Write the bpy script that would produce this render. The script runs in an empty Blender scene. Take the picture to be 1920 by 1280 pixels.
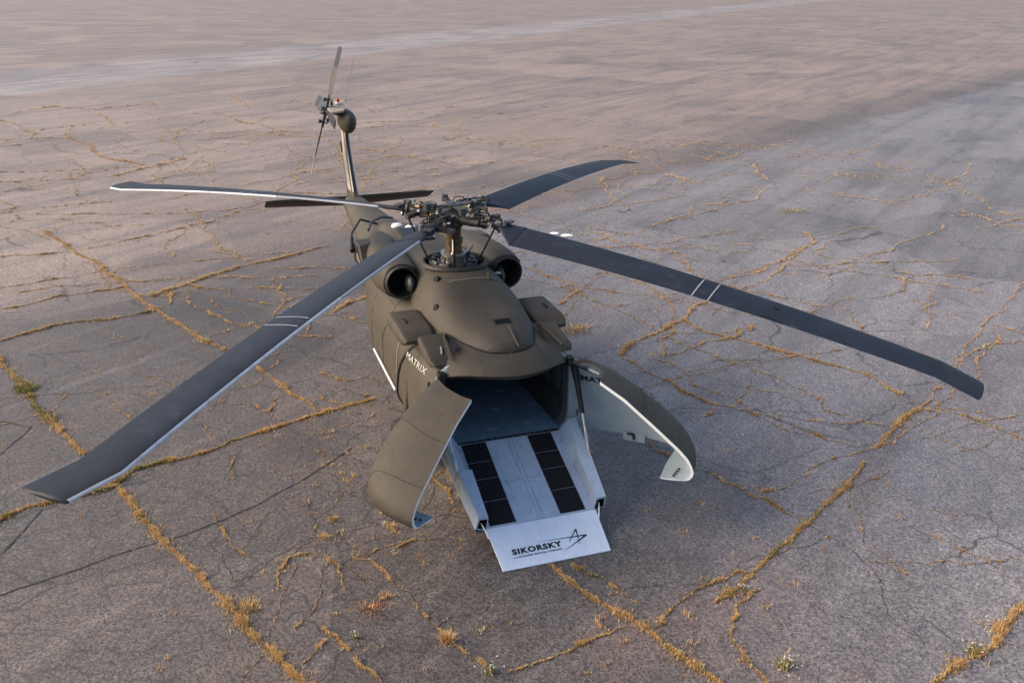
import bpy, math, random
import numpy as np
from mathutils import Vector, Matrix

random.seed(11)
rng = np.random.default_rng(11)
R = math.radians
PI = math.pi
scene = bpy.context.scene
COL = scene.collection

# ------------------------------------------------------------------ camera
cam_data = bpy.data.cameras.new('camera')
cam = bpy.data.objects.new('camera', cam_data)
COL.objects.link(cam)
cam.location = (14.784, -4.120, 7.199)
_yaw, _pit, _rol = R(160.816), R(-20.823), R(0.2306)
_d = Vector((math.cos(_pit) * math.cos(_yaw), math.cos(_pit) * math.sin(_yaw), math.sin(_pit)))
_r = _d.cross(Vector((0, 0, 1))).normalized()
_u = _r.cross(_d)
_r, _u = math.cos(_rol) * _r + math.sin(_rol) * _u, -math.sin(_rol) * _r + math.cos(_rol) * _u
cam.matrix_world = Matrix(((_r.x, _u.x, -_d.x, 14.784), (_r.y, _u.y, -_d.y, -4.120),
                           (_r.z, _u.z, -_d.z, 7.199), (0, 0, 0, 1)))
cam_data.sensor_width = 36.0
cam_data.lens = 36.0 * 1789.9 / 1920.0
cam_data.clip_end = 6000
scene.camera = cam

# ------------------------------------------------------------------ sky and sun (soft evening light)
SUN_DIR = Vector((-0.30, -1.0, 0.62)).normalized()      # towards the sun
world = bpy.data.worlds.new('World')
scene.world = world
world.use_nodes = True
wn = world.node_tree
bg = wn.nodes['Background']
sky = wn.nodes.new('ShaderNodeTexSky')
sky.sky_type = 'NISHITA'
sky.sun_disc = False
sky.sun_elevation = math.asin(SUN_DIR.z)
sky.sun_rotation = math.atan2(SUN_DIR.x, SUN_DIR.y)
sky.air_density = 1.0
sky.dust_density = 3.5
sky.ozone_density = 1.0
wn.links.new(sky.outputs[0], bg.inputs[0])
bg.inputs[1].default_value = 0.12
sun_data = bpy.data.lights.new('sun', 'SUN')
sun_data.energy = 1.15
sun_data.angle = R(40)
sun_data.color = (1.0, 0.82, 0.62)
sun = bpy.data.objects.new('sun', sun_data)
COL.objects.link(sun)
sun.rotation_euler = SUN_DIR.to_track_quat('Z', 'Y').to_euler()
sun.location = (0, -20, 20)
scene.view_settings.view_transform = 'Standard'
scene.view_settings.look = 'None'
scene.view_settings.gamma = 1
scene.view_settings.use_curve_mapping = False
scene.view_settings.exposure = 1.25

scene.cycles.max_bounces = 5
scene.cycles.diffuse_bounces = 2
scene.cycles.glossy_bounces = 2
scene.cycles.transmission_bounces = 2

# ------------------------------------------------------------------ materials
def new_mat(name):
    m = bpy.data.materials.new(name)
    m.use_nodes = True
    return m, m.node_tree, m.node_tree.nodes['Principled BSDF']

def mat(name, col, rough=0.6, metal=0.0, var=0.15, scale=6.0, bump=0.0, spec=0.4, fine=60.0):
    """painted / metal surface with gentle wear and dust"""
    m, t, b = new_mat(name)
    tc = t.nodes.new('ShaderNodeTexCoord')
    n = t.nodes.new('ShaderNodeTexNoise'); n.inputs['Scale'].default_value = scale
    n.inputs['Detail'].default_value = 6; n.inputs['Roughness'].default_value = .65
    t.links.new(tc.outputs['Object'], n.inputs['Vector'])
    r = t.nodes.new('ShaderNodeValToRGB')
    r.color_ramp.elements[0].position = .25; r.color_ramp.elements[1].position = .75
    c0 = [c * (1 - var) for c in col]; c1 = [min(1, c * (1 + var)) for c in col]
    r.color_ramp.elements[0].color = (*c0, 1); r.color_ramp.elements[1].color = (*c1, 1)
    t.links.new(n.outputs['Fac'], r.inputs['Fac'])
    t.links.new(r.outputs['Color'], b.inputs['Base Color'])
    n2 = t.nodes.new('ShaderNodeTexNoise'); n2.inputs['Scale'].default_value = fine
    n2.inputs['Detail'].default_value = 3
    t.links.new(tc.outputs['Object'], n2.inputs['Vector'])
    mr = t.nodes.new('ShaderNodeMapRange')
    mr.inputs['To Min'].default_value = max(.05, rough - .08); mr.inputs['To Max'].default_value = min(1, rough + .08)
    t.links.new(n2.outputs['Fac'], mr.inputs['Value'])
    t.links.new(mr.outputs['Result'], b.inputs['Roughness'])
    b.inputs['Metallic'].default_value = metal
    b.inputs['Specular IOR Level'].default_value = spec
    if bump:
        bp = t.nodes.new('ShaderNodeBump'); bp.inputs['Strength'].default_value = bump
        bp.inputs['Distance'].default_value = .01
        t.links.new(n2.outputs['Fac'], bp.inputs['Height'])
        t.links.new(bp.outputs['Normal'], b.inputs['Normal'])
    return m

M = {}
M['olive'] = mat('olive_paint', (.049, .039, .026), .66, var=.26, scale=2.2, bump=.06)
M['olive_dark'] = mat('olive_paint_dark', (.026, .023, .018), .6, var=.2, scale=3)
M['blade'] = mat('blade_paint', (.013, .017, .027), .60, var=.35, scale=1.3, spec=.28)
M['blade_tip'] = mat('blade_tip_cap', (.013, .017, .025), .6, var=.3, scale=5, spec=.28)
M['smudge'] = mat('blade_smudge', (.007, .008, .011), .7, var=.3, scale=9, spec=.2)
M['nickel'] = mat('leading_edge_metal', (.50, .50, .52), .4, metal=.2, var=.12, scale=8)
M['white_paint'] = mat('white_paint', (.72, .72, .70), .55, var=.08, scale=9)
M['faint_stripe'] = mat('faded_stripe', (.30, .31, .33), .6, var=.3, scale=20)
M['mark'] = mat('white_marking', (.46, .46, .44), .6, var=.2, scale=25)
M['petal'] = mat('petal', (.55, .55, .50), .7, var=.2, scale=30)
M['grey_edge'] = mat('grey_edge', (.30, .31, .34), .45, var=.15, scale=6)
M['pale_grey'] = mat('pale_grey_paint', (.29, .35, .39), .5, var=.12, scale=3)
M['ramp_grey'] = mat('ramp_grey_paint', (.34, .41, .52), .5, var=.14, scale=4, bump=.03)
M['plate_white'] = mat('plate_white_paint', (.60, .66, .76), .5, var=.06, scale=4)
M['tread'] = mat('tread_pad', (.012, .012, .014), .9, var=.3, scale=30, bump=.5, fine=220, spec=.15)
M['black'] = mat('black_satin', (.012, .012, .013), .45, var=.3, scale=10)
M['rubber'] = mat('rubber', (.018, .018, .018), .8, var=.3, scale=15)
M['void'] = mat('duct_black', (.006, .006, .006), .85, var=.2)
M['cargo_floor'] = mat('cargo_floor_paint', (.16, .235, .32), .45, var=.2, scale=5, bump=.05)
M['cargo_wall'] = mat('cargo_lining', (.045, .05, .055), .8, var=.4, scale=9, bump=.3, fine=25)
M['gun'] = mat('gunmetal', (.060, .060, .058), .45, metal=.5, var=.4, scale=14)
M['steel'] = mat('bare_steel', (.30, .30, .30), .38, metal=.85, var=.3, scale=20)
M['brass'] = mat('bronze_shaft', (.11, .08, .045), .42, metal=.7, var=.35, scale=12)
M['tan'] = mat('tan_bearing', (.34, .24, .13), .55, metal=.25, var=.35, scale=18)
M['ink'] = mat('black_print', (.010, .011, .016), .6, var=.1)
M['red'] = mat('red_lens', (.45, .02, .015), .25, var=.1)
M['glass_red'] = M['red']
M['cream'] = mat('pale_tan_paint', (.34, .29, .23), .55, var=.15, scale=6)
M['silver_tube'] = mat('silver_tube', (.62, .62, .60), .35, metal=.5, var=.15, scale=10)
M['navy'] = mat('blue_black_boot', (.012, .016, .028), .28, var=.2, scale=4, spec=.6)

def weather(m, dark, light, amt_d, amt_l, stretch=(3.0, 3.0, .5), scale=2.0):
    """grime streaks and rubbed, dusty areas over an existing paint"""
    t = m.node_tree; b = t.nodes['Principled BSDF']
    src = b.inputs['Base Color'].links[0].from_socket
    tc = t.nodes.new('ShaderNodeTexCoord'); mp = t.nodes.new('ShaderNodeMapping'); mp.inputs['Scale'].default_value = stretch
    t.links.new(tc.outputs['Object'], mp.inputs['Vector'])
    for colr, amt, lo, hi, sc in ((dark, amt_d, .52, .72, scale), (light, amt_l, .56, .74, scale * 2.7)):
        n = t.nodes.new('ShaderNodeTexNoise'); n.inputs['Scale'].default_value = sc; n.inputs['Detail'].default_value = 6; n.inputs['Roughness'].default_value = .7
        t.links.new(mp.outputs[0], n.inputs['Vector'])
        r = t.nodes.new('ShaderNodeMapRange'); r.inputs['From Min'].default_value = lo; r.inputs['From Max'].default_value = hi; r.inputs['To Max'].default_value = amt
        t.links.new(n.outputs['Fac'], r.inputs['Value'])
        x = t.nodes.new('ShaderNodeMix'); x.data_type = 'RGBA'
        t.links.new(r.outputs[0], x.inputs[0]); t.links.new(src, x.inputs[6]); x.inputs[7].default_value = (*colr, 1)
        src = x.outputs[2]
    t.links.new(src, b.inputs['Base Color'])
weather(M['olive'], (.022, .019, .015), (.100, .084, .062), .55, .30)
weather(M['ramp_grey'], (.16, .17, .18), (.55, .60, .66), .55, .4, (1.2, 4, 1.2), 4.0)
weather(M['plate_white'], (.36, .38, .42), (.7, .74, .8), .35, .3, (1, 3, 1), 5.0)
weather(M['pale_grey'], (.20, .23, .25), (.40, .45, .48), .35, .3, (1, 1, 1), 3.0)
weather(M['blade'], (.007, .009, .013), (.050, .056, .070), .6, .55, (.6, .6, 2), 1.4)
weather(M['cargo_floor'], (.08, .11, .14), (.30, .38, .47), .5, .4, (1, 4, 1), 3.0)
weather(M['nickel'], (.16, .16, .17), (.62, .62, .64), .6, .4, (1, 1, 1), 5.0)

# ------------------------------------------------------------------ mesh helpers
class MB:
    def __init__(s): s.v = []; s.f = []; s.ch = []
    def add(s, vs, fs):
        o = len(s.v); s.ch.append((o, len(s.f))); s.v += [tuple(v) for v in vs]; s.f += [tuple(i + o for i in f) for f in fs]; return s
    def box(s, c, size, rot=None, taper=1.0):
        hx, hy, hz = [k / 2 for k in size]
        vs = []
        for z, k in ((-hz, 1.0), (hz, taper)):
            for x, y in ((-hx, -hy), (hx, -hy), (hx, hy), (-hx, hy)):
                vs.append(Vector((x * k, y * k, z)))
        if rot is not None: vs = [rot @ v for v in vs]
        vs = [v + Vector(c) for v in vs]
        return s.add(vs, [(3, 2, 1, 0), (4, 5, 6, 7), (0, 1, 5, 4), (1, 2, 6, 5), (2, 3, 7, 6), (3, 0, 4, 7)])
    def cyl(s, p0, p1, r0, r1=None, n=14, caps=True):
        r1 = r0 if r1 is None else r1
        p0, p1 = Vector(p0), Vector(p1)
        d = (p1 - p0).normalized()
        a = d.orthogonal().normalized(); b = d.cross(a)
        vs = []
        for p, r in ((p0, r0), (p1, r1)):
            for i in range(n):
                t = 2 * PI * i / n
                vs.append(p + (a * math.cos(t) + b * math.sin(t)) * r)
        fs = [(i, (i + 1) % n, n + (i + 1) % n, n + i) for i in range(n)]
        if caps: fs += [tuple(range(n - 1, -1, -1)), tuple(range(n, 2 * n))]
        return s.add(vs, fs)
    def tube(s, pts, r, n=8):
        pts = [Vector(p) for p in pts]
        rs = r if isinstance(r, (list, tuple)) else [r] * len(pts)
        t0 = (pts[1] - pts[0]).normalized(); a = t0.orthogonal().normalized()
        vs = []
        for i, p in enumerate(pts):
            t = (pts[min(i + 1, len(pts) - 1)] - pts[max(i - 1, 0)]).normalized()
            a = (a - t * a.dot(t)).normalized(); b = t.cross(a)
            for k in range(n):
                q = 2 * PI * k / n
                vs.append(p + (a * math.cos(q) + b * math.sin(q)) * rs[i])
        fs = []
        for i in range(len(pts) - 1):
            for k in range(n):
                fs.append((i * n + k, i * n + (k + 1) % n, (i + 1) * n + (k + 1) % n, (i + 1) * n + k))
        fs += [tuple(range(n - 1, -1, -1)), tuple(range((len(pts) - 1) * n, len(pts) * n))]
        return s.add(vs, fs)
    def lathe(s, c, axis, prof, n=32):
        """prof = [(along axis, radius)...]"""
        c = Vector(c); d = Vector(axis).normalized(); a = d.orthogonal().normalized(); b = d.cross(a)
        vs = []
        for h, r in prof:
            for i in range(n):
                t = 2 * PI * i / n
                vs.append(c + d * h + (a * math.cos(t) + b * math.sin(t)) * r)
        fs = []
        for j in range(len(prof) - 1):
            for i in range(n):
                fs.append((j * n + i, j * n + (i + 1) % n, (j + 1) * n + (i + 1) % n, (j + 1) * n + i))
        return s.add(vs, fs)
    def ball(s, c, r, n=12):
        rx, ry, rz = r if isinstance(r, (list, tuple)) else (r, r, r)
        vs = []; fs = []
        m = n // 2 + 1
        for j in range(m + 1):
            ph = PI * j / m
            for i in range(n):
                t = 2 * PI * i / n
                vs.append((c[0] + rx * math.sin(ph) * math.cos(t), c[1] + ry * math.sin(ph) * math.sin(t), c[2] + rz * math.cos(ph)))
        for j in range(m):
            for i in range(n):
                fs.append((j * n + i, (j + 1) * n + i, (j + 1) * n + (i + 1) % n, j * n + (i + 1) % n))
        return s.add(vs, fs)
    def grid(s, rows, closed=False, flip=False):
        n = len(rows[0]); o = len(s.v)
        for r in rows: s.v += [tuple(v) for v in r]
        for j in range(len(rows) - 1):
            for i in range(n if closed else n - 1):
                k = (i + 1) % n
                f = (o + j * n + i, o + j * n + k, o + (j + 1) * n + k, o + (j + 1) * n + i)
                s.f.append(f[::-1] if flip else f)
        return s
    def prism(s, poly, off):
        n = len(poly); off = Vector(off)
        vs = [Vector(p) for p in poly] + [Vector(p) + off for p in poly]
        return s.add(vs, [tuple(range(n - 1, -1, -1)), tuple(range(n, 2 * n))] + [(i, (i + 1) % n, n + (i + 1) % n, n + i) for i in range(n)])
    def xform(s, fn):
        s.v = [tuple(fn(Vector(v))) for v in s.v]; return s
    def parts(s, name, m, parent, angle=35):
        """one object for each primitive added"""
        ends = s.ch[1:] + [(len(s.v), len(s.f))]
        for (v0, f0), (v1, f1) in zip(s.ch, ends):
            q = MB(); q.v = s.v[v0:v1]; q.f = [tuple(i - v0 for i in f) for f in s.f[f0:f1]]
            q.build(name, m, parent, angle)
    def build(s, name, m, parent=None, angle=35, bevel=0):
        me = bpy.data.meshes.new(name)
        me.from_pydata(s.v, [], s.f); me.update()
        bm_fix(me)
        if m is not None: me.materials.append(m)
        me.shade_smooth()
        me.set_sharp_from_angle(angle=R(angle))
        o = bpy.data.objects.new(name, me); COL.objects.link(o)
        if parent is not None: o.parent = parent
        if bevel:
            bv = o.modifiers.new('bevel', 'BEVEL'); bv.width = bevel; bv.segments = 2; bv.limit_method = 'ANGLE'
        return o

import bmesh
def bm_fix(me):
    bm = bmesh.new(); bm.from_mesh(me)
    bmesh.ops.remove_doubles(bm, verts=bm.verts, dist=1e-5)
    bmesh.ops.dissolve_degenerate(bm, edges=bm.edges, dist=1e-6)
    bmesh.ops.recalc_face_normals(bm, faces=bm.faces)
    bm.to_mesh(me); bm.free()

def tag(o, label, cat, group=None):
    o['label'] = label; o['category'] = cat
    if group: o['group'] = group
    return o
def empty(name, loc=(0, 0, 0)):
    o = bpy.data.objects.new(name, None); COL.objects.link(o); o.location = loc; o.empty_display_size = .2
    return o

def interp(x, tab, k):
    """smooth piecewise interpolation in a table sorted by descending x"""
    xs = [r[0] for r in tab][::-1]; ys = [r[k] for r in tab][::-1]
    return float(np.interp(x, xs, ys))

def text_mesh(txt, size, mtx, depth, m, parent, name, bold=0.0, spacing=1.0, shear=0.0):
    cu = bpy.data.curves.new(name, 'FONT'); cu.body = txt; cu.size = size
    cu.extrude = depth; cu.offset = bold; cu.space_character = spacing; cu.shear = shear
    cu.align_x = 'LEFT'; cu.align_y = 'BOTTOM'; cu.resolution_u = 3
    tmp = bpy.data.objects.new('tmp_text', cu); COL.objects.link(tmp)
    bpy.context.view_layer.update()
    me = bpy.data.meshes.new_from_object(tmp.evaluated_get(bpy.context.evaluated_depsgraph_get()))
    bpy.data.objects.remove(tmp); bpy.data.curves.remove(cu)
    me.name = name
    me.transform(mtx)
    me.materials.clear(); me.materials.append(m)
    o = bpy.data.objects.new(name, me); COL.objects.link(o); o.parent = parent
    return o

# ------------------------------------------------------------------ ground
STAINS_AND_SHADE = [(-7.5, -3.6, 1.8, 1.1, .6), (-4.0, -2.4, 1.6, .9, .5), (.2, -2.6, 1.2, .8, .55), (3.3, 2.6, 1.7, .9, .5), (-11.5, -4.4, 1.6, 1.8, .5), (-20, 8, 2.5, 3, .4)]
def ground_material():
    m, t, b = new_mat('aged_asphalt')
    N = t.nodes; L = t.links
    tc = N.new('ShaderNodeTexCoord'); P = tc.outputs['Object']
    def noise(scale, detail=4, rough=.6, vec=None, dist=0.0):
        n = N.new('ShaderNodeTexNoise'); n.inputs['Scale'].default_value = scale
        n.inputs['Detail'].default_value = detail; n.inputs['Roughness'].default_value = rough
        n.inputs['Distortion'].default_value = dist
        L.new(vec or P, n.inputs['Vector']); return n
    def mapr(v, a, b_, c=0.0, d=1.0, smooth=True):
        k = N.new('ShaderNodeMapRange'); k.interpolation_type = 'SMOOTHSTEP' if smooth else 'LINEAR'
        k.inputs['From Min'].default_value = a; k.inputs['From Max'].default_value = b_
        k.inputs['To Min'].default_value = c; k.inputs['To Max'].default_value = d
        L.new(v, k.inputs['Value']); return k.outputs['Result']
    def math_(op, a, b_=None):
        k = N.new('ShaderNodeMath'); k.operation = op
        for i, v in enumerate((a, b_)):
            if v is None: continue
            if isinstance(v, (int, float)): k.inputs[i].default_value = v
            else: L.new(v, k.inputs[i])
        return k.outputs[0]
    def mixc(f, a, b_, blend='MIX'):
        k = N.new('ShaderNodeMix'); k.data_type = 'RGBA'; k.blend_type = blend
        if isinstance(f, (int, float)): k.inputs[0].default_value = f
        else: L.new(f, k.inputs[0])
        for i, v in ((6, a), (7, b_)):
            if isinstance(v, tuple): k.inputs[i].default_value = (*v, 1)
            else: L.new(v, k.inputs[i])
        return k.outputs[2]
    def dot(v):
        k = N.new('ShaderNodeVectorMath'); k.operation = 'DOT_PRODUCT'
        L.new(P, k.inputs[0]); k.inputs[1].default_value = v; return k.outputs['Value']
    sep = N.new('ShaderNodeSeparateXYZ'); L.new(P, sep.inputs[0])
    # paving lanes, in metres across each lane
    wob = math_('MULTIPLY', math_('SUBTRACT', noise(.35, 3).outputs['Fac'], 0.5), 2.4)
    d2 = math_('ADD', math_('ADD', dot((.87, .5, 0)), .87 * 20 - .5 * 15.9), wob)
    wob1 = math_('MULTIPLY', wob, 1.6)
    d1 = math_('ADD', math_('ADD', dot((-.707, -.707, 0)), -.707 * (55.5 + 14.6)), wob1)
    lane2 = math_('MULTIPLY', mapr(d2, -.7, 1.0), mapr(sep.outputs['Y'], -4.0, 6.0))
    lane1 = math_('MULTIPLY', mapr(d1, -1.0, .8), mapr(d1, 11.0, 17.0, 1.0, 0.0))
    # streaks that run along the traffic direction
    mp = N.new('ShaderNodeMapping'); mp.inputs['Rotation'].default_value = (0, 0, R(-128)); L.new(P, mp.inputs['Vector'])
    mp2 = N.new('ShaderNodeMapping'); mp2.inputs['Scale'].default_value = (.05, 1.0, 1.0); L.new(mp.outputs[0], mp2.inputs['Vector'])
    streak = noise(1.0, 5, .62, mp2.outputs[0]).outputs['Fac']
    streak_f = noise(2.3, 3, .6, mp2.outputs[0]).outputs['Fac']
    mp3 = N.new('ShaderNodeMapping'); mp3.inputs['Scale'].default_value = (.38, 1.0, 1.0); L.new(mp.outputs[0], mp3.inputs['Vector'])
    big = noise(.09, 3, .6).outputs['Fac']
    mid = noise(.50, 5, .62, mp3.outputs[0]).outputs['Fac']
    small = noise(3.5, 4, .7).outputs['Fac']
    # base colours
    col = mixc(mapr(big, .3, .7), (.079, .062, .052), (.104, .082, .069))
    col = mixc(mapr(d2, 1.5, -6.0), col, (.248, .183, .142))  # warmer, paler paving past the lane edge; distance haze also painted into it
    col = mixc(math_('MULTIPLY', lane2, .85), col, (.205, .187, .188))
    col = mixc(math_('MULTIPLY', lane1, .9), col, (.285, .245, .222))
    col = mixc(mapr(streak, .44, .68, 0, .48), col, (.092, .080, .074))
    col = mixc(mapr(streak_f, .54, .74, 0, .24), col, (.29, .240, .212))
    col = mixc(mapr(mid, .34, .54, .42, 0), col, (.080, .072, .068))
    col = mixc(mapr(mid, .60, .80, 0, .35), col, (.26, .22, .20))
    # rubber and oil smudges
    blot = noise(.20, 4, .66, mp3.outputs[0]).outputs['Fac']
    col = mixc(mapr(blot, .58, .72, 0, .36), col, (.060, .055, .054))
    # slabs laid at different times differ a little in tone
    sl = N.new('ShaderNodeTexVoronoi'); sl.inputs['Scale'].default_value = .17; L.new(P, sl.inputs['Vector'])
    ss_ = N.new('ShaderNodeSeparateColor'); L.new(sl.outputs['Color'], ss_.inputs[0])
    slab = mapr(ss_.outputs[0], 0, 1, .84, 1.16, False)
    # old oil and soot stains, plus soft shade painted around the aircraft, ragged outlines
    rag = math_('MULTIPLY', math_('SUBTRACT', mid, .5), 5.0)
    for cx, cy, ax_, ay_, am in STAINS_AND_SHADE:
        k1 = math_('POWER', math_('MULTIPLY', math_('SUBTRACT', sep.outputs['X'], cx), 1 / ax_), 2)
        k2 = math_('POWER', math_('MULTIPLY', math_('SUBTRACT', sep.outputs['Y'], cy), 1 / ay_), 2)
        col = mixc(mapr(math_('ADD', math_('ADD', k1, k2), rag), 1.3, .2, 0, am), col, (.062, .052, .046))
    # reddish fines collected in places
    col = mixc(mapr(blot, .44, .30, 0, .40), col, (.26, .165, .13))
    # aggregate
    vo = N.new('ShaderNodeTexVoronoi'); vo.inputs['Scale'].default_value = 46; vo.inputs['Randomness'].default_value = 1
    L.new(P, vo.inputs['Vector'])
    sv = N.new('ShaderNodeSeparateColor'); L.new(vo.outputs['Color'], sv.inputs[0])
    agg = mapr(sv.outputs[0], 0, 1, .48, 1.56, False)
    ag2 = mapr(noise(17, 2, .9).outputs['Fac'], .3, .7, .68, 1.34, False)
    sm = mapr(small, .25, .75, .74, 1.26, False)
    gain = math_('MULTIPLY', math_('MULTIPLY', math_('MULTIPLY', agg, ag2), sm), slab)
    vm = N.new('ShaderNodeVectorMath'); vm.operation = 'SCALE'
    L.new(col, vm.inputs[0]); L.new(gain, vm.inputs['Scale'])
    col = vm.outputs[0]
    # hairline cracking
    dn = noise(.9, 3, .6)
    dv = N.new('ShaderNodeVectorMath'); dv.operation = 'MULTIPLY_ADD'
    L.new(dn.outputs['Color'], dv.inputs[0]); dv.inputs[1].default_value = (1.1, 1.1, 0); L.new(P, dv.inputs[2])
    hair = None
    for sc, th, lo, hi, seed in ((.42, .010, .48, .60, 0.0), (1.15, .016, .54, .64, 37.0)):
        v = N.new('ShaderNodeTexVoronoi'); v.feature = 'DISTANCE_TO_EDGE'; v.inputs['Scale'].default_value = sc
        L.new(dv.outputs[0], v.inputs['Vector'])
        line = mapr(v.outputs['Distance'], th * .25, th, 1, 0)
        off = N.new('ShaderNodeVectorMath'); off.operation = 'ADD'; L.new(P, off.inputs[0]); off.inputs[1].default_value = (seed, seed, 0)
        msk = mapr(big if seed else blot, lo - .06, hi - .06)
        lm = math_('MULTIPLY', line, msk)
        hair = lm if hair is None else math_('MAXIMUM', hair, lm)
    col = mixc(math_('MULTIPLY', hair, .68), col, (.030, .026, .024))
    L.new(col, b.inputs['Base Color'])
    b.inputs['Specular IOR Level'].default_value = .5
    L.new(mapr(small, .3, .7, .50, .70), b.inputs['Roughness'])
    hgt = vo.outputs['Distance']
    bp = N.new('ShaderNodeBump'); bp.inputs['Strength'].default_value = .3; bp.inputs['Distance'].default_value = .008
    L.new(hgt, bp.inputs['Height']); L.new(bp.outputs[0], b.inputs['Normal'])
    return m

def make_ground():
    # one sheet to the horizon: finer near the helicopter, with slight settling of the old surface
    xs = sorted(set(list(np.linspace(-3000, -120, 13)) + list(np.linspace(-120, -24, 13)) + list(np.linspace(-24, 16, 81)) + list(np.linspace(16, 120, 8)) + [600, 3000]))
    ys = sorted(set(list(np.linspace(-3000, -120, 11)) + list(np.linspace(-120, -24, 11)) + list(np.linspace(-24, 24, 97)) + list(np.linspace(24, 120, 11)) + [600, 3000]))
    mb = MB()
    mb.grid([[(x, y, 0.0) for y in ys] for x in xs])
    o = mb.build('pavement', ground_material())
    o['kind'] = 'structure'
    o['label'] = 'worn grey asphalt apron with weedy cracks'
    return o
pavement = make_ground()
M['soil'] = mat('crack_soil', (.050, .038, .028), .95, var=.5, scale=25, spec=.1)
M['tar'] = mat('crack_sealant', (.020, .019, .020), .6, var=.3, scale=10)

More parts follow.
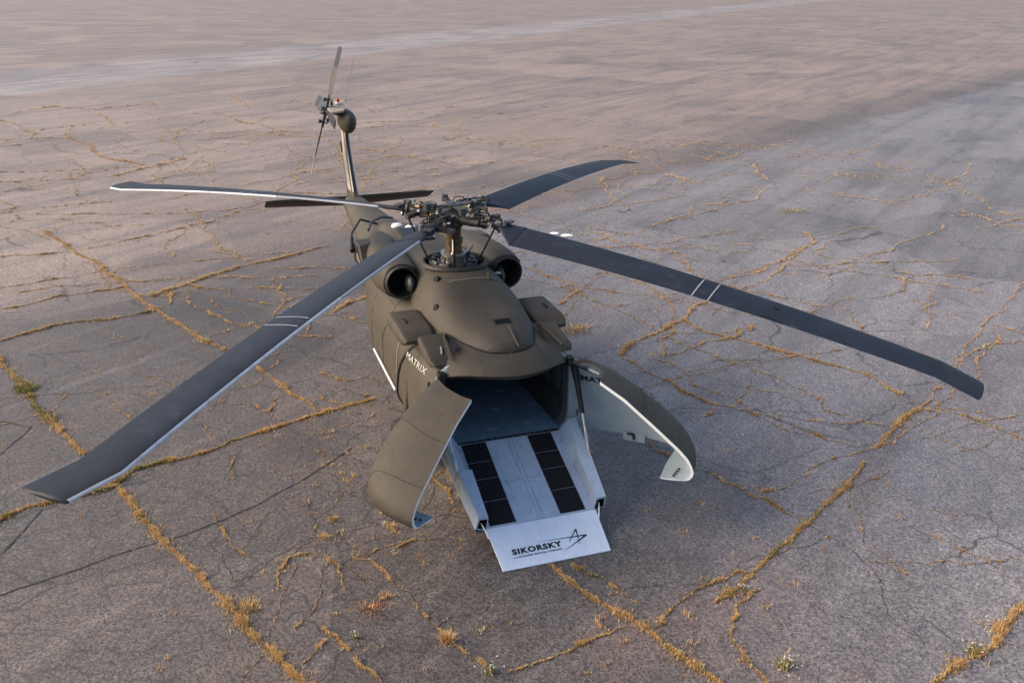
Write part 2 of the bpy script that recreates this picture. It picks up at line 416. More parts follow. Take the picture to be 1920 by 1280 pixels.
CRACKS = [
  (0.13,1.0,0.12,[(-16.24,-8.15),(-13.92,-7.28),(-11.11,-6.25),(-9.48,-5.69),(-7.7,-5.07),(-6.16,-4.45),(-5.16,-4.05),(-4.28,-3.56)]),
  (0.1,0.55,0.1,[(-3.62,-3.24),(-2.96,-3.0),(-2.28,-2.77),(-1.78,-2.68),(-0.98,-2.35)]),
  (0.15,1.0,0.3,[(-5.52,-8.01),(-4.37,-7.62),(-3.03,-7.16),(-1.95,-6.75),(-1.07,-6.38),(-0.36,-6.05)]),
  (0.13,1.0,0.08,[(0.5,-5.7),(1.08,-5.49),(1.8,-5.25),(2.56,-4.97),(3.28,-4.64),(4.06,-4.34),(4.59,-4.11),(5.14,-3.91),(5.71,-3.67),(6.3,-3.4)]),
  (0.12,0.9,0.25,[(1.44,-7.23),(1.05,-6.79),(1.03,-6.37),(0.97,-6.08),(0.82,-5.61)]),
  (0.12,1.0,0.5,[(0.75,-5.61),(0.41,-5.43),(0.25,-4.96),(0.21,-4.64)]),
  (0.1,0.8,0.2,[(0.21,-4.64),(0.13,-4.31),(-0.2,-3.79),(-0.48,-3.06),(-0.74,-2.48),(-0.93,-1.79),(-1.1,-1.27)]),
  (0.1,0.8,0.4,[(-6.53,-8.14),(-6.95,-7.57),(-7.25,-7.17),(-7.33,-6.64),(-7.26,-6.08),(-7.58,-5.07)]),
  (0.09,0.6,0.1,[(-8.82,-8.44),(-8.97,-7.9),(-9.47,-7.25),(-9.54,-6.54),(-9.75,-5.8)]),
  (0.1,0.5,0.1,[(-13.7,-9.09),(-13.66,-8.28),(-13.7,-7.34)]),
  (0.12,0.4,0.05,[(-13.85,-7.07),(-14.03,-6.52),(-14.55,-5.82),(-15.44,-4.47),(-16.15,-3.35),(-17.4,-2.44),(-17.85,-0.47)]),
  (0.14,0.8,0.1,[(-8.76,-5.13),(-9.25,-4.57),(-10.14,-3.64),(-10.68,-2.93),(-11.04,-2.06),(-11.64,-1.12),(-12.12,-0.38)]),
  (0.1,0.7,0.0,[(-8.83,-4.68),(-7.99,-4.73)]),
  (0.1,0.25,0.1,[(-12.65,-3.81),(-11.79,-2.99),(-11.07,-2.48)]),
  (0.1,0.25,0.0,[(-21.44,-10.11),(-19.74,-9.57),(-18.6,-9.19),(-18.21,-9.18),(-17.55,-9.59)]),
  (0.08,0.15,0.0,[(-18.28,-9.16),(-18.05,-8.44),(-17.78,-7.65),(-17.15,-7.52),(-16.01,-7.88)]),
  (0.08,0.15,0.0,[(-17.33,-7.61),(-16.99,-6.59),(-15.62,-6.08)]),
  (0.14,0.5,0.05,[(-6.2,-1.18),(-6.68,-0.79),(-7.08,-0.2),(-7.33,0.11)]),
  (0.11,1.0,0.12,[(4.85,-0.13),(5.3,-0.01),(5.69,0.11),(6.02,0.25),(6.29,0.41),(6.59,0.5),(6.92,0.57),(7.2,0.69),(7.66,0.83)]),
  (0.07,0.5,0.25,[(4.86,0.13),(5.2,0.25),(5.37,0.4),(5.71,0.5),(5.97,0.6)]),
  (0.08,0.6,0.1,[(6.66,-1.34),(6.62,-1.01),(6.56,-0.6),(6.47,-0.3),(6.42,-0.0),(6.36,0.27)]),
  (0.06,0.4,0.0,[(6.0,0.01),(6.25,-0.03),(6.4,0.04)]),
  (0.09,0.6,0.25,[(6.5,0.55),(6.21,0.95),(6.0,1.36),(5.89,1.73),(5.79,2.1),(5.87,2.33)]),
  (0.1,0.9,0.25,[(6.28,1.5),(6.21,1.7),(5.97,2.15),(5.73,2.55),(5.47,2.97),(5.16,3.52),(4.83,4.12)]),
  (0.1,0.8,0.15,[(4.83,4.12),(4.47,4.75),(4.18,5.17),(3.8,5.67)]),
  (0.12,0.7,0.1,[(3.5,6.12),(3.2,6.57),(2.92,7.02),(2.63,7.5),(2.47,7.88)]),
  (0.08,0.3,0.1,[(2.47,7.88),(1.83,8.79),(0.66,10.42),(0.23,11.03),(-0.44,12.1),(-1.74,13.99),(-2.92,15.84)]),
  (0.14,1.0,0.15,[(8.34,2.98),(8.19,3.45),(8.12,3.81),(8.07,4.09),(7.8,4.51),(7.64,4.84),(7.54,5.19)]),
  (0.07,0.7,0.15,[(6.22,2.19),(6.36,1.91),(6.44,1.69),(6.67,1.5),(6.98,1.34),(7.26,1.31),(7.59,1.31),(7.81,1.3)]),
  (0.12,0.8,0.05,[(-1.63,3.96),(-1.99,4.22),(-2.27,4.57),(-2.56,5.23),(-2.97,5.83),(-3.14,6.23)]),
  (0.1,0.55,0.1,[(-3.07,6.2),(-2.38,6.3),(-1.76,6.6),(-0.92,7.11),(-0.41,7.4),(0.21,7.72),(0.76,8.05),(1.43,8.01),(1.84,8.04)]),
  (0.1,0.5,0.1,[(-1.58,3.93),(-0.89,4.02),(-0.27,4.17),(0.43,4.25),(0.92,4.42),(1.19,4.65),(1.37,4.81)]),
  (0.06,0.25,0.1,[(1.37,4.81),(1.84,5.17),(2.48,5.39),(2.97,5.57),(3.31,5.85),(3.34,6.24)]),
  (0.1,0.45,0.1,[(-1.28,4.81),(-1.49,5.42),(-1.76,6.08),(-1.76,6.6),(-2.46,7.7)]),
  (0.06,0.2,0.0,[(1.37,4.81),(0.92,5.32),(0.29,5.83)]),
  (0.08,0.3,0.0,[(1.57,3.89),(1.44,4.33)]),
  (0.08,0.35,0.2,[(2.47,7.88),(2.81,8.38),(3.34,8.59),(4.03,8.71)]),
  (0.08,0.45,0.2,[(3.18,3.03),(3.69,3.2),(4.17,3.37),(4.47,3.54),(4.89,3.62)]),
  (0.03,0.12,0.0,[(4.59,4.86),(5.13,5.0),(5.75,5.04),(6.31,5.26),(6.75,5.38),(7.32,5.42)]),
  (0.02,0.05,0.0,[(4.16,5.38),(4.98,5.51),(5.55,5.78),(5.86,6.25),(6.41,6.36)]),
  (0.02,0.03,0.0,[(2.63,7.5),(3.7,7.45),(4.21,7.75),(4.91,7.59)]),
  (0.08,0.4,0.1,[(-8.19,4.54),(-6.87,4.71),(-6.07,4.96),(-5.51,5.57),(-4.95,6.31),(-4.07,6.77)]),
  (0.1,0.6,0.0,[(-5.08,3.99),(-5.53,4.42),(-5.89,4.81)]),
  (0.1,0.6,0.0,[(-4.05,7.33),(-3.91,6.89),(-3.23,6.31)]),
  (0.08,0.3,0.0,[(-8.53,8.62),(-7.6,8.79),(-7.19,9.22)]),
  (0.1,0.5,0.1,[(-8.07,8.58),(-6.91,8.41),(-5.7,8.2),(-5.39,8.41)]),
  (0.1,0.3,0.0,[(-11.82,7.58),(-10.53,7.71),(-9.34,8.01),(-8.28,8.49)]),
  (0.1,0.4,0.0,[(-5.39,8.41),(-5.77,9.5),(-6.45,10.59),(-6.96,11.61),(-7.81,13.01),(-9.14,13.57)]),
  (0.08,0.25,0.1,[(-5.39,8.41),(-4.58,8.76),(-3.7,9.39),(-2.95,9.76),(-2.5,10.24),(-1.23,9.51)]),
  (0.1,0.3,0.1,[(-6.37,13.74),(-6.96,15.23),(-7.51,16.46),(-8.52,18.26)]),
  (0.08,0.25,0.1,[(-6.37,13.74),(-4.69,13.52),(-4.32,13.55),(-3.49,14.85)]),
  (0.08,0.3,0.3,[(-4.32,13.55),(-3.34,12.47),(-3.1,11.86),(-3.09,11.23)]),
  (0.06,0.15,0.1,[(-2.8,12.09),(-1.53,12.21),(-0.82,12.61),(-0.01,12.85)]),
  (0.15,0.3,0.0,[(-18.63,11.18),(-15.86,10.31),(-14.18,9.41)]),
  (0.15,0.35,0.0,[(-19.69,18.6),(-18.4,17.95),(-16.38,17.09)]),
  (0.12,0.2,0.0,[(-19.9,12.56),(-18.9,13.83),(-17.09,14.25)]),
  (0.12,0.25,0.0,[(-10.51,7.79),(-11.45,9.78),(-12.07,11.36),(-13.46,12.13),(-13.09,13.25),(-13.48,14.76),(-15.28,16.59)]),
  (0.12,0.2,0.0,[(-24.75,15.11),(-23.18,14.49),(-21.85,14.35)]),
  (0.15,0.25,0.0,[(-43.33,-12.99),(-39.8,-11.55),(-37.61,-10.54),(-34.9,-10.13)]),
  (0.15,0.3,0.0,[(-33.83,-11.74),(-34.01,-10.84)]),
  (0.2,0.35,0.0,[(-35.75,-9.12),(-32.58,-7.83),(-30.26,-7.48),(-27.95,-6.17),(-26.97,-5.49)]),
  (0.2,0.3,0.0,[(-24.79,-6.76),(-26.07,-5.72),(-26.97,-4.71),(-28.03,-3.96)]),
  (0.2,0.2,0.0,[(-44.04,-8.12),(-40.08,-7.38)]),
  (0.15,0.15,0.0,[(-37.69,-4.9),(-33.0,-4.2),(-29.72,-2.68),(-28.78,-2.01)]),
  (0.2,0.25,0.0,[(-42.41,-2.2),(-38.44,-0.9),(-36.06,0.25),(-33.76,1.57)]),
  (0.25,0.2,0.0,[(-45.49,-12.74),(-48.6,-10.84),(-46.64,-8.69),(-48.28,-5.49),(-46.74,-4.88)]),
  (0.2,0.2,0.0,[(-51.17,-0.63),(-45.15,0.21)]),
  (0.2,0.15,0.0,[(-54.72,4.25),(-56.17,5.57),(-57.47,7.69)]),
  (0.2,0.12,0.0,[(-35.0,8.68),(-31.44,8.84)]),
  (0.2,0.15,0.0,[(-28.2,3.45),(-27.14,4.44),(-28.98,5.83)]),
  (0.05,0.7,0.05,[(3.58,-3.11),(3.59,-3.36),(3.85,-3.53),(4.19,-3.55),(4.3,-3.48)]),
  (0.05,0.5,0.2,[(3.91,-2.03),(3.75,-1.81),(3.74,-1.58),(3.77,-1.4)]),
  (0.05,0.45,0.05,[(3.86,-2.56),(4.0,-2.33),(4.37,-2.2),(4.56,-2.17)]),
  (0.05,0.5,0.05,[(5.13,-2.71),(5.01,-2.57),(4.92,-2.42),(4.86,-2.27)]),
  (0.06,0.8,0.05,[(5.19,-3.15),(5.37,-3.08),(5.55,-2.99),(5.72,-2.92)]),
  (0.05,0.6,0.05,[(5.78,-3.47),(5.64,-3.3),(5.45,-3.15)]),
  (0.06,0.7,0.05,[(5.88,-2.89),(6.11,-2.78),(6.42,-2.67)]),
  (0.05,0.6,0.05,[(5.66,-1.87),(5.85,-1.82),(6.17,-1.69),(6.38,-1.56),(6.58,-1.53)]),
  (0.03,0.15,0.05,[(4.56,-2.17),(4.86,-2.0),(5.32,-1.98),(5.66,-1.87)]),
  (0.04,0.4,0.1,[(2.07,-4.24),(2.71,-4.13),(3.17,-3.98),(3.43,-3.83)]),
  (0.03,0.25,0.1,[(0.3,-3.82),(0.82,-3.94),(1.19,-3.92)]),
  (0.03,0.02,0.0,[(3.03,-2.1),(3.23,-2.59),(3.22,-3.03),(3.68,-3.65)]),
  (0.03,0.02,0.0,[(3.23,-2.59),(3.67,-2.52),(4.0,-2.72),(4.6,-2.42)]),
  (0.03,0.02,0.0,[(2.97,-2.92),(2.59,-2.71),(2.21,-2.42),(1.88,-1.87)]),
  (0.03,0.02,0.0,[(2.77,-4.34),(3.38,-4.17),(3.91,-4.07),(3.86,-3.87),(3.9,-3.4)]),
  (0.03,0.02,0.0,[(5.68,-2.0),(5.52,-1.7),(5.55,-1.3),(5.31,-1.02)]),
  (0.03,0.02,0.0,[(5.63,-2.63),(6.11,-2.36),(6.53,-2.22)]),
  (0.03,0.02,0.0,[(1.89,-3.12),(2.31,-3.06),(2.34,-2.75)]),
  (0.06,0.4,0.05,[(2.01,-0.98),(2.46,-0.93),(2.96,-0.91)]),
  (0.06,0.5,0.0,[(2.01,2.74),(2.4,2.69),(2.63,2.8)]),
  (0.06,0.4,0.0,[(1.86,1.69),(2.15,1.66)]),
  (0.06,0.4,0.1,[(3.68,-2.88),(4.35,-2.78),(4.6,-2.76)]),
  (0.05,0.5,0.1,[(-1.5,-3.33),(-1.08,-3.13),(-1.73,-2.93)]),
  (0.04,0.3,0.0,[(-2.48,-5.87),(-2.03,-5.63),(-1.53,-5.48)]),
  (0.05,0.5,0.1,[(1.78,-0.57),(2.26,-0.75),(2.77,-0.77)]),
  (0.03,0.02,0.0,[(-0.34,-1.99),(0.01,-1.59),(0.87,-2.11),(1.35,-1.85)]),
  (0.05,0.3,0.05,[(-2.63,-2.02),(-2.07,-1.59),(-2.2,-1.16),(-1.67,-0.8)]),
  (0.05,0.3,0.05,[(-1.48,-2.19),(-0.98,-1.78),(-1.32,-1.33)]),
]
TAR = [[(3.31,-6.96),(3.07,-6.26),(2.72,-5.3),(2.34,-4.11),(1.96,-3.48),(1.6,-2.97),(0.72,-1.99)],[(2.29,-6.98),(1.81,-6.78),(1.2,-6.57)],[(-0.74,-7.45),(-1.82,-7.03),(-2.23,-7.57)]]

def rough_line(pts, disp=.10, levels=4):
    pts = [np.array(p, float) for p in pts]
    for l in range(levels):
        out = [pts[0]]
        for a, b_ in zip(pts[:-1], pts[1:]):
            d = b_ - a; ln = np.hypot(*d)
            mid = (a + b_) / 2
            if ln > .08:
                nrm = np.array([-d[1], d[0]]) / (ln + 1e-9)
                mid = mid + nrm * rng.normal() * min(ln * disp, .35)
                out.append(mid)
            out.append(b_)
        pts = out
    return pts

CAM2 = np.array([14.784, -4.12])
crack_lines = []
# further, finer cracks wander over the old surface
cr = random.Random(21)
for k in range(190):
    zone = cr.random()
    if zone < .52: x, y = cr.uniform(-42, -8), cr.uniform(-18, 8)
    elif zone < .86: x, y = cr.uniform(-26, 0), cr.uniform(4, 26)
    else: x, y = cr.uniform(-8, 8), cr.uniform(-8, 8)
    if -9 < x < 5 and abs(y) < 1.6: continue
    if (x > .5 and y < -3.4) or (x > 4.5 and y > 1.0): continue
    hd = cr.choice([0, .5, 1.0, 1.5]) * PI + cr.gauss(.25, .22)
    pts = [(x, y)]
    for j in range(cr.randint(3, 8)):
        st = cr.uniform(.5, 1.3) * (1.5 if zone < .86 else .7)
        x += math.cos(hd) * st; y += math.sin(hd) * st; hd += cr.gauss(0, .26); pts.append((x, y))
    near = zone >= .86
    CRACKS.append(((.03 if near else .10), (cr.uniform(.02, .22) if near else cr.uniform(.08, .30)), .08, pts))
    if cr.random() < .5:
        b0 = pts[len(pts) // 2]; h2 = hd + cr.choice([-1.2, 1.2]); q = [b0]
        for j in range(3): q.append((q[-1][0] + math.cos(h2) * .8, q[-1][1] + math.sin(h2) * .8)); h2 += cr.gauss(0, .4)
        CRACKS.append(((.03 if near else .09), .12, .05, q))
for w, dens, green, pts in CRACKS:
    strong = w * dens
    ln = rough_line(pts, .032 if strong > .055 else .08, 4)
    crack_lines.append((w, dens, green, ln))
    wid = .008 + strong * .17
    rows = []
    for i, p in enumerate(ln):
        t = ln[min(i + 1, len(ln) - 1)] - ln[max(i - 1, 0)]; t = t / (np.hypot(*t) + 1e-9)
        n = np.array([-t[1], t[0]])
        e = min(1, min(i, len(ln) - 1 - i) / 4 + .15)
        a = wid * (.3 + rng.random() * 1.2) * e * .5; c = wid * (.3 + rng.random() * 1.2) * e * .5
        rows.append([(*(p + n * a), .004), (*(p - n * c), .004)])
    mb = MB().grid(rows)
    mb.build('crack', M['soil'], pavement)
for pts in TAR:
    ln = rough_line(pts, .025, 4)
    rows = []
    for i, p in enumerate(ln):
        t = ln[min(i + 1, len(ln) - 1)] - ln[max(i - 1, 0)]; t = t / (np.hypot(*t) + 1e-9)
        n = np.array([-t[1], t[0]]); w = .010 * (.5 + rng.random())
        rows.append([(*(p + n * w), .0065), (*(p - n * w), .0065)])
    MB().grid(rows).build('sealed_crack', M['tar'], pavement)

# ------------------------------------------------------------------ dry grass in the cracks
def grass_material():
    m, t, b = new_mat('dry_grass')
    a = t.nodes.new('ShaderNodeAttribute'); a.attribute_name = 'tint'
    n = t.nodes.new('ShaderNodeTexNoise'); n.inputs['Scale'].default_value = 40
    mx = t.nodes.new('ShaderNodeMix'); mx.data_type = 'RGBA'; mx.blend_type = 'MULTIPLY'; mx.inputs[0].default_value = .2
    t.links.new(a.outputs['Color'], mx.inputs[6]); t.links.new(n.outputs['Color'], mx.inputs[7])
    t.links.new(mx.outputs[2], b.inputs['Base Color'])
    b.inputs['Roughness'].default_value = .8
    b.inputs['Specular IOR Level'].default_value = .2
    b.inputs['Subsurface Weight'].default_value = 0
    tr = t.nodes.new('ShaderNodeBsdfTranslucent'); t.links.new(mx.outputs[2], tr.inputs['Color'])
    ms = t.nodes.new('ShaderNodeMixShader'); ms.inputs[0].default_value = .25
    out = t.nodes['Material Output']
    t.links.new(b.outputs[0], ms.inputs[1]); t.links.new(tr.outputs[0], ms.inputs[2]); t.links.new(ms.outputs[0], out.inputs[0])
    return m
M['grass'] = grass_material()
STRAW = np.array([(.68, .37, .11), (.72, .48, .19), (.60, .29, .08), (.72, .56, .30), (.50, .22, .07), (.66, .44, .18), (.70, .60, .40), (.44, .30, .16)])
GREEN = np.array([(.10, .13, .025), (.16, .18, .04), (.22, .20, .06)])
RED = np.array([(.42, .10, .05), (.36, .13, .07)])

def blades_mesh(name, base, height, width, lean, heading, tint):
    """bent tapered blades: 5 vertices, 2 faces each"""
    n = len(base)
    up = np.array([0, 0, 1.0])
    dirv = np.stack([np.cos(heading), np.sin(heading), np.zeros(n)], 1)
    side = np.stack([-np.sin(heading + rng.normal(0, .8, n)), np.cos(heading), np.zeros(n)], 1)
    side /= np.linalg.norm(side, axis=1)[:, None]
    h = height[:, None]; w = width[:, None] * .5; le = lean[:, None]
    b3 = np.concatenate([base, np.full((n, 1), .003)], 1)
    midp = b3 + up * h * .6 * np.cos(le * .6) + dirv * h * .6 * np.sin(le * .6)
    tip = midp + up * h * .4 * np.cos(le * 1.5) + dirv * h * .4 * np.sin(le * 1.5)
    v = np.stack([b3 - side * w, b3 + side * w, midp + side * w * .8, midp - side * w * .8, tip], 1).reshape(-1, 3)
    o = (np.arange(n) * 5)[:, None]
    loops = np.concatenate([o + np.array([[0, 1, 2, 3]]), o + np.array([[3, 2, 4]])], 1).ravel()
    me = bpy.data.meshes.new(name)
    me.vertices.add(n * 5); me.vertices.foreach_set('co', v.ravel().astype(np.float32))
    me.loops.add(n * 7); me.loops.foreach_set('vertex_index', loops.astype(np.int32))
    me.polygons.add(n * 2)
    st = (np.arange(n) * 7)[:, None] + np.array([[0, 4]])
    me.polygons.foreach_set('loop_start', st.ravel().astype(np.int32))
    at = me.attributes.new('tint', 'FLOAT_COLOR', 'POINT')
    c4 = np.concatenate([tint, np.ones((n, 1))], 1)
    at.data.foreach_set('color', np.repeat(c4, 5, 0).ravel().astype(np.float32))
    me.update(); me.validate()
    me.materials.append(M['grass'])
    return me

def pick_tints(n, green, red=.04):
    t = STRAW[rng.integers(0, len(STRAW), n)]
    g = rng.random(n) < green
    t[g] = GREEN[rng.integers(0, len(GREEN), g.sum())]
    r_ = rng.random(n) < red
    t[r_] = RED[rng.integers(0, 2, r_.sum())]
    return t * (.90 + .42 * rng.random((n, 1)))

def strong_(w, d): return w * d > .055
B, H, W, LE, HD, TI = [], [], [], [], [], []
for w, dens, green, ln in crack_lines:
    ln = np.array(ln)
    seg = np.hypot(*(ln[1:] - ln[:-1]).T); cum = np.r_[0, np.cumsum(seg)]
    length = cum[-1]
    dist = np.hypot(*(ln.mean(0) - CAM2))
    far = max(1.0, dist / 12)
    n = int(length * dens * (2600 if strong_(w, dens) else 1400) / far ** .9) + 3
    # clumpy density along the crack
    nb = max(3, int(length / .12))
    wt = rng.gamma((.5 if dens < .6 else 1.25) if dist < 17 else 1.0, 1.0, nb) + (.02 if dens < .3 else .12)
    wt = wt * (0.35 + np.interp(np.linspace(0, 1, nb), np.linspace(0, 1, max(2, nb // 8 + 2)), rng.random(max(2, nb // 8 + 2))))
    cell = rng.choice(nb, n, p=wt / wt.sum())
    s = (cell + rng.random(n)) / nb * length
    x = np.interp(s, cum, ln[:, 0]); y = np.interp(s, cum, ln[:, 1])
    sg = w * (.19 if strong_(w, dens) else .13) * (.5 + .7 * (wt / wt.max())[cell])
    ou = 1 + 2.2 * (rng.random(n) < .10)
    x = x + rng.normal(0, 1, n) * sg * ou; y = y + rng.normal(0, 1, n) * sg * ou
    hh = (.015 + w * .28) * (.35 + .9 * rng.random(n)) * (.55 + .8 * np.sqrt(wt / wt.max())[cell])
    gprof = np.clip(green * 2 * np.interp(s, np.linspace(0, length, 9), rng.random(9) ** 1.5 * 1.4), 0, .9)
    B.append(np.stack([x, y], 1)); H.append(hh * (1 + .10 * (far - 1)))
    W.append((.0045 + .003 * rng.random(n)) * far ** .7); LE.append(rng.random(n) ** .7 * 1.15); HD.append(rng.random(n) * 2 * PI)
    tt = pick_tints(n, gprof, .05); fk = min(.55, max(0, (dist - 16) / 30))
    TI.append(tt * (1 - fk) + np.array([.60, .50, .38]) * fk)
# loose weeds scattered over the broken patches
for (cx, cy, sx, sy, n) in ((4.3, -2.9, 1.2, 1.1, 55), (1.2, -2.2, 1.5, .7, 70), (6.5, 1.0, .9, 1.2, 40), (3.4, 2.4, 1.8, 1.0, 20), (-4, -5, 4, 2, 30), (-6, 7, 5, 4, 50)):
    for _ in range(n):
        px, py = cx + rng.normal() * sx, cy + rng.normal() * sy
        k = int(rng.integers(6, 26))
        sp = .012 + .02 * rng.random()
        B.append(np.stack([px + rng.normal(0, sp, k), py + rng.normal(0, sp * 1.5, k)], 1))
        H.append((.02 + .05 * rng.random()) * (.5 + rng.random(k))); W.append(.004 + .003 * rng.random(k))
        LE.append(rng.random(k) * 1.2); HD.append(rng.random(k) * 2 * PI); TI.append(pick_tints(k, .15, .15))
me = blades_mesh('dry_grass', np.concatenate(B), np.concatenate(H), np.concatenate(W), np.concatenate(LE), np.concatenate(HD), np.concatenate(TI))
print('grass blades', sum(len(b) for b in B))
g = bpy.data.objects.new('dry_grass', me); COL.objects.link(g)
g['kind'] = 'stuff'; g['label'] = 'straw coloured dry grass growing along the asphalt cracks'; g['category'] = 'grass'

def tuft(name, loc, n, h, spread, green, red, label, cat, group, lean=.9, wd=.006, flat=1.0):
    base = rng.normal(0, spread, (n, 2)) * np.array([1, flat])
    rr = np.hypot(base[:, 0], base[:, 1])
    hd = np.arctan2(base[:, 1], base[:, 0]) + rng.normal(0, .5, n)
    h *= .6
    me = blades_mesh(name, base, h * (.4 + .7 * rng.random(n)), wd * (.7 + .6 * rng.random(n)),
                     np.clip(lean * (.25 + rr / (spread * 2)) * (.5 + rng.random(n)), 0, 1.3), hd, pick_tints(n, green, red))
    o = bpy.data.objects.new(name, me); COL.objects.link(o); o.location = (loc[0], loc[1], 0)
    tag(o, label, cat, group)
    return o
TG = 'grass clumps standing alone on the apron'
tuft('grass_tuft', (5.90, -1.82), 260, .20, .045, .02, .05, 'tall orange dry grass clump in front of the ramp, below left door', 'grass', TG, .7)
tuft('grass_tuft', (3.32, -1.90), 150, .15, .035, .15, .0, 'yellow straw tuft beside the lowest corner of the brown left door', 'grass', TG)
tuft('grass_tuft', (2.84, -2.64), 120, .12, .03, .3, .0, 'small yellow green tuft, farthest from the left door of the three near it', 'grass', TG)
tuft('grass_tuft', (3.26, -2.83), 120, .10, .04, .05, .1, 'low orange tuft left of the brown door, nearest the bottom of the photo', 'grass', TG)
tuft('grass_tuft', (-3.29, 3.59), 420, .22, .16, .35, .0, 'flattened yellow green grass clump right of the fuselage under a blade', 'grass', TG, 1.2, .009, 1.6)
tuft('grass_tuft', (-3.60, -7.32), 420, .16, .10, .92, .0, 'dark green weed clump on the joint at the left picture edge', 'weed', TG, 1.1, .010)
tuft('grass_tuft', (5.03, -2.57), 260, .10, .07, .0, .5, 'reddish orange low clump between the left door and the picture bottom', 'grass', TG, 1.1, .006, 1.7)
tuft('grass_tuft', (4.53, -3.97), 300, .17, .07, .1, .02, 'bushy straw clump branching off the long diagonal joint at lower left', 'grass', TG, .9)
tuft('grass_tuft', (-11.56, 14.87), 200, .16, .14, .5, .0, 'small yellow green clump alone on the bluish asphalt far right', 'weed', TG, 1.2, .014, 2.0)

def flower(loc, n, h, sp, label):
    n = int(n * .6); h *= .8; sp *= 1.25
    root = empty('flowering_weed', (loc[0], loc[1], 0)); tag(root, label, 'weed', 'white flowering weeds in the cracks')
    k = n * 6
    me = blades_mesh('stem', rng.normal(0, sp * .35, (k, 2)), h * (.5 + .6 * rng.random(k)), .004 + .003 * rng.random(k), rng.random(k) * .9, rng.random(k) * 2 * PI, pick_tints(k, .7, 0))
    o = bpy.data.objects.new('stem', me); COL.objects.link(o); o.parent = root
    mb = MB()
    for _ in range(n):
        a = rng.random() * 2 * PI; rr = abs(rng.normal()) * sp
        c = (math.cos(a) * rr, math.sin(a) * rr, h * (.45 + .6 * rng.random()))
        mb.ball(c, (.006 + .007 * rng.random(), .006 + .007 * rng.random(), .005), 6)
    mb.parts('flower', M['petal'], root)
flower((6.60, -1.51), 26, .16, .07, 'white flowering weed at the bottom picture edge below the ramp')
flower((7.57, 1.63), 40, .20, .11, 'largest white flowering weed, lower right of the ramp')
flower((8.04, 3.81), 26, .18, .08, 'white flowering weed beside the joint at the lower right corner')
flower((6.19, 1.98), 14, .14, .05, 'small pale flowering weed between two cracks right of the ramp')
flower((5.51, -2.82), 12, .12, .05, 'sparse white flowering weed in the broken patch at lower left')

def white_lump(loc, r, label):
    mb = MB()
    rows = []
    for j, (f, z) in enumerate(((1.0, .003), (.97, .008), (.8, .012), (.4, .014), (.02, .015))):
        rows.append([(r * f * math.cos(t) * (1 + .12 * math.sin(2 * t + r * 9)), r * 1.1 * f * math.sin(t) * (1 + .1 * math.cos(3 * t)), z) for t in np.linspace(0, 2 * PI, 24, endpoint=False)])
    mb.grid(rows, closed=True)
    o = mb.build('white_slab', M['white_paint']); o.location = (loc[0], loc[1], 0)
    tag(o, label, 'slab', 'flat white pieces lying on the asphalt')
white_lump((-11.37, 6.33), .13, 'smaller flat white piece on asphalt behind the right blade')
white_lump((-11.00, 6.58), .17, 'larger flat white piece on asphalt behind the right blade')

# ------------------------------------------------------------------ helicopter
heli = empty('helicopter')
tag(heli, 'olive drab military cargo helicopter with open nose doors and lowered ramp', 'helicopter')

ZC = .97
W_TAB = [(2.65, 1.17), (2.0, 1.18), (0, 1.18), (-1.4, 1.18), (-2.0, 1.14), (-2.8, 1.02), (-3.6, .88), (-4.4, .74), (-5.5, .60), (-7.0, .46), (-8.4, .36), (-9.4, .28), (-9.9, .20)]
ZT_TAB = [(4.64, ZC), (4.63, 1.02), (4.60, 1.09), (4.55, 1.17), (4.43, 1.29), (4.08, 1.57), (3.65, 1.90), (3.25, 2.13), (3.0, 2.20), (2.65, 2.27), (2.0, 2.34), (0, 2.40), (-1.5, 2.42), (-2.6, 2.42), (-3.6, 2.36), (-4.5, 2.28), (-5.5, 2.20), (-7.0, 2.10), (-8.4, 2.02), (-9.4, 1.98), (-9.9, 1.9)]
ZB_TAB = [(2.65, .52), (1.5, .46), (-1.4, .46), (-2.2, .54), (-3.0, .72), (-3.8, .92), (-4.6, 1.08), (-5.5, 1.18), (-7.0, 1.30), (-8.4, 1.42), (-9.4, 1.52), (-9.9, 1.62)]
XTIP = 4.64
def half_w(x, inset=0.0):
    if x <= 2.65: return interp(x, W_TAB, 1) - inset
    t = min(1, (x - 2.65) / (XTIP - inset - 2.65))
    return (1.17 - inset) * max(0, 1 - t ** 6) ** .5
def top_z(x, inset=0.0):
    if x > 2.65: return max(ZC, interp(min(XTIP, x + inset * .6), ZT_TAB, 1) - inset * .8)
    return interp(x, ZT_TAB, 1) - inset
NE = 2.7
def sgp(v, e): return math.copysign(abs(v) ** e, v)

def body_ring(x, n=64):
    w, zt, zb = half_w(x), top_z(x), interp(x, ZB_TAB, 1)
    zc = min(ZC + .25, max(ZC, (zt + zb) / 2 - .05)) if x > -2 else (zt + zb) / 2
    k = min(1, max(0, (x + 4.5) / 3.0))
    nt = 2.2 + .5 * k; nb = 2.3 + 1.9 * k
    out = []
    for i in range(n):
        a = 2 * PI * i / n
        c, s = math.cos(a), math.sin(a)
        e = nt if s >= 0 else nb
        h = (zt - zc) if s >= 0 else (zc - zb)
        out.append((x, w * sgp(c, 2 / e), zc + h * sgp(s, 2 / e)))
    return out

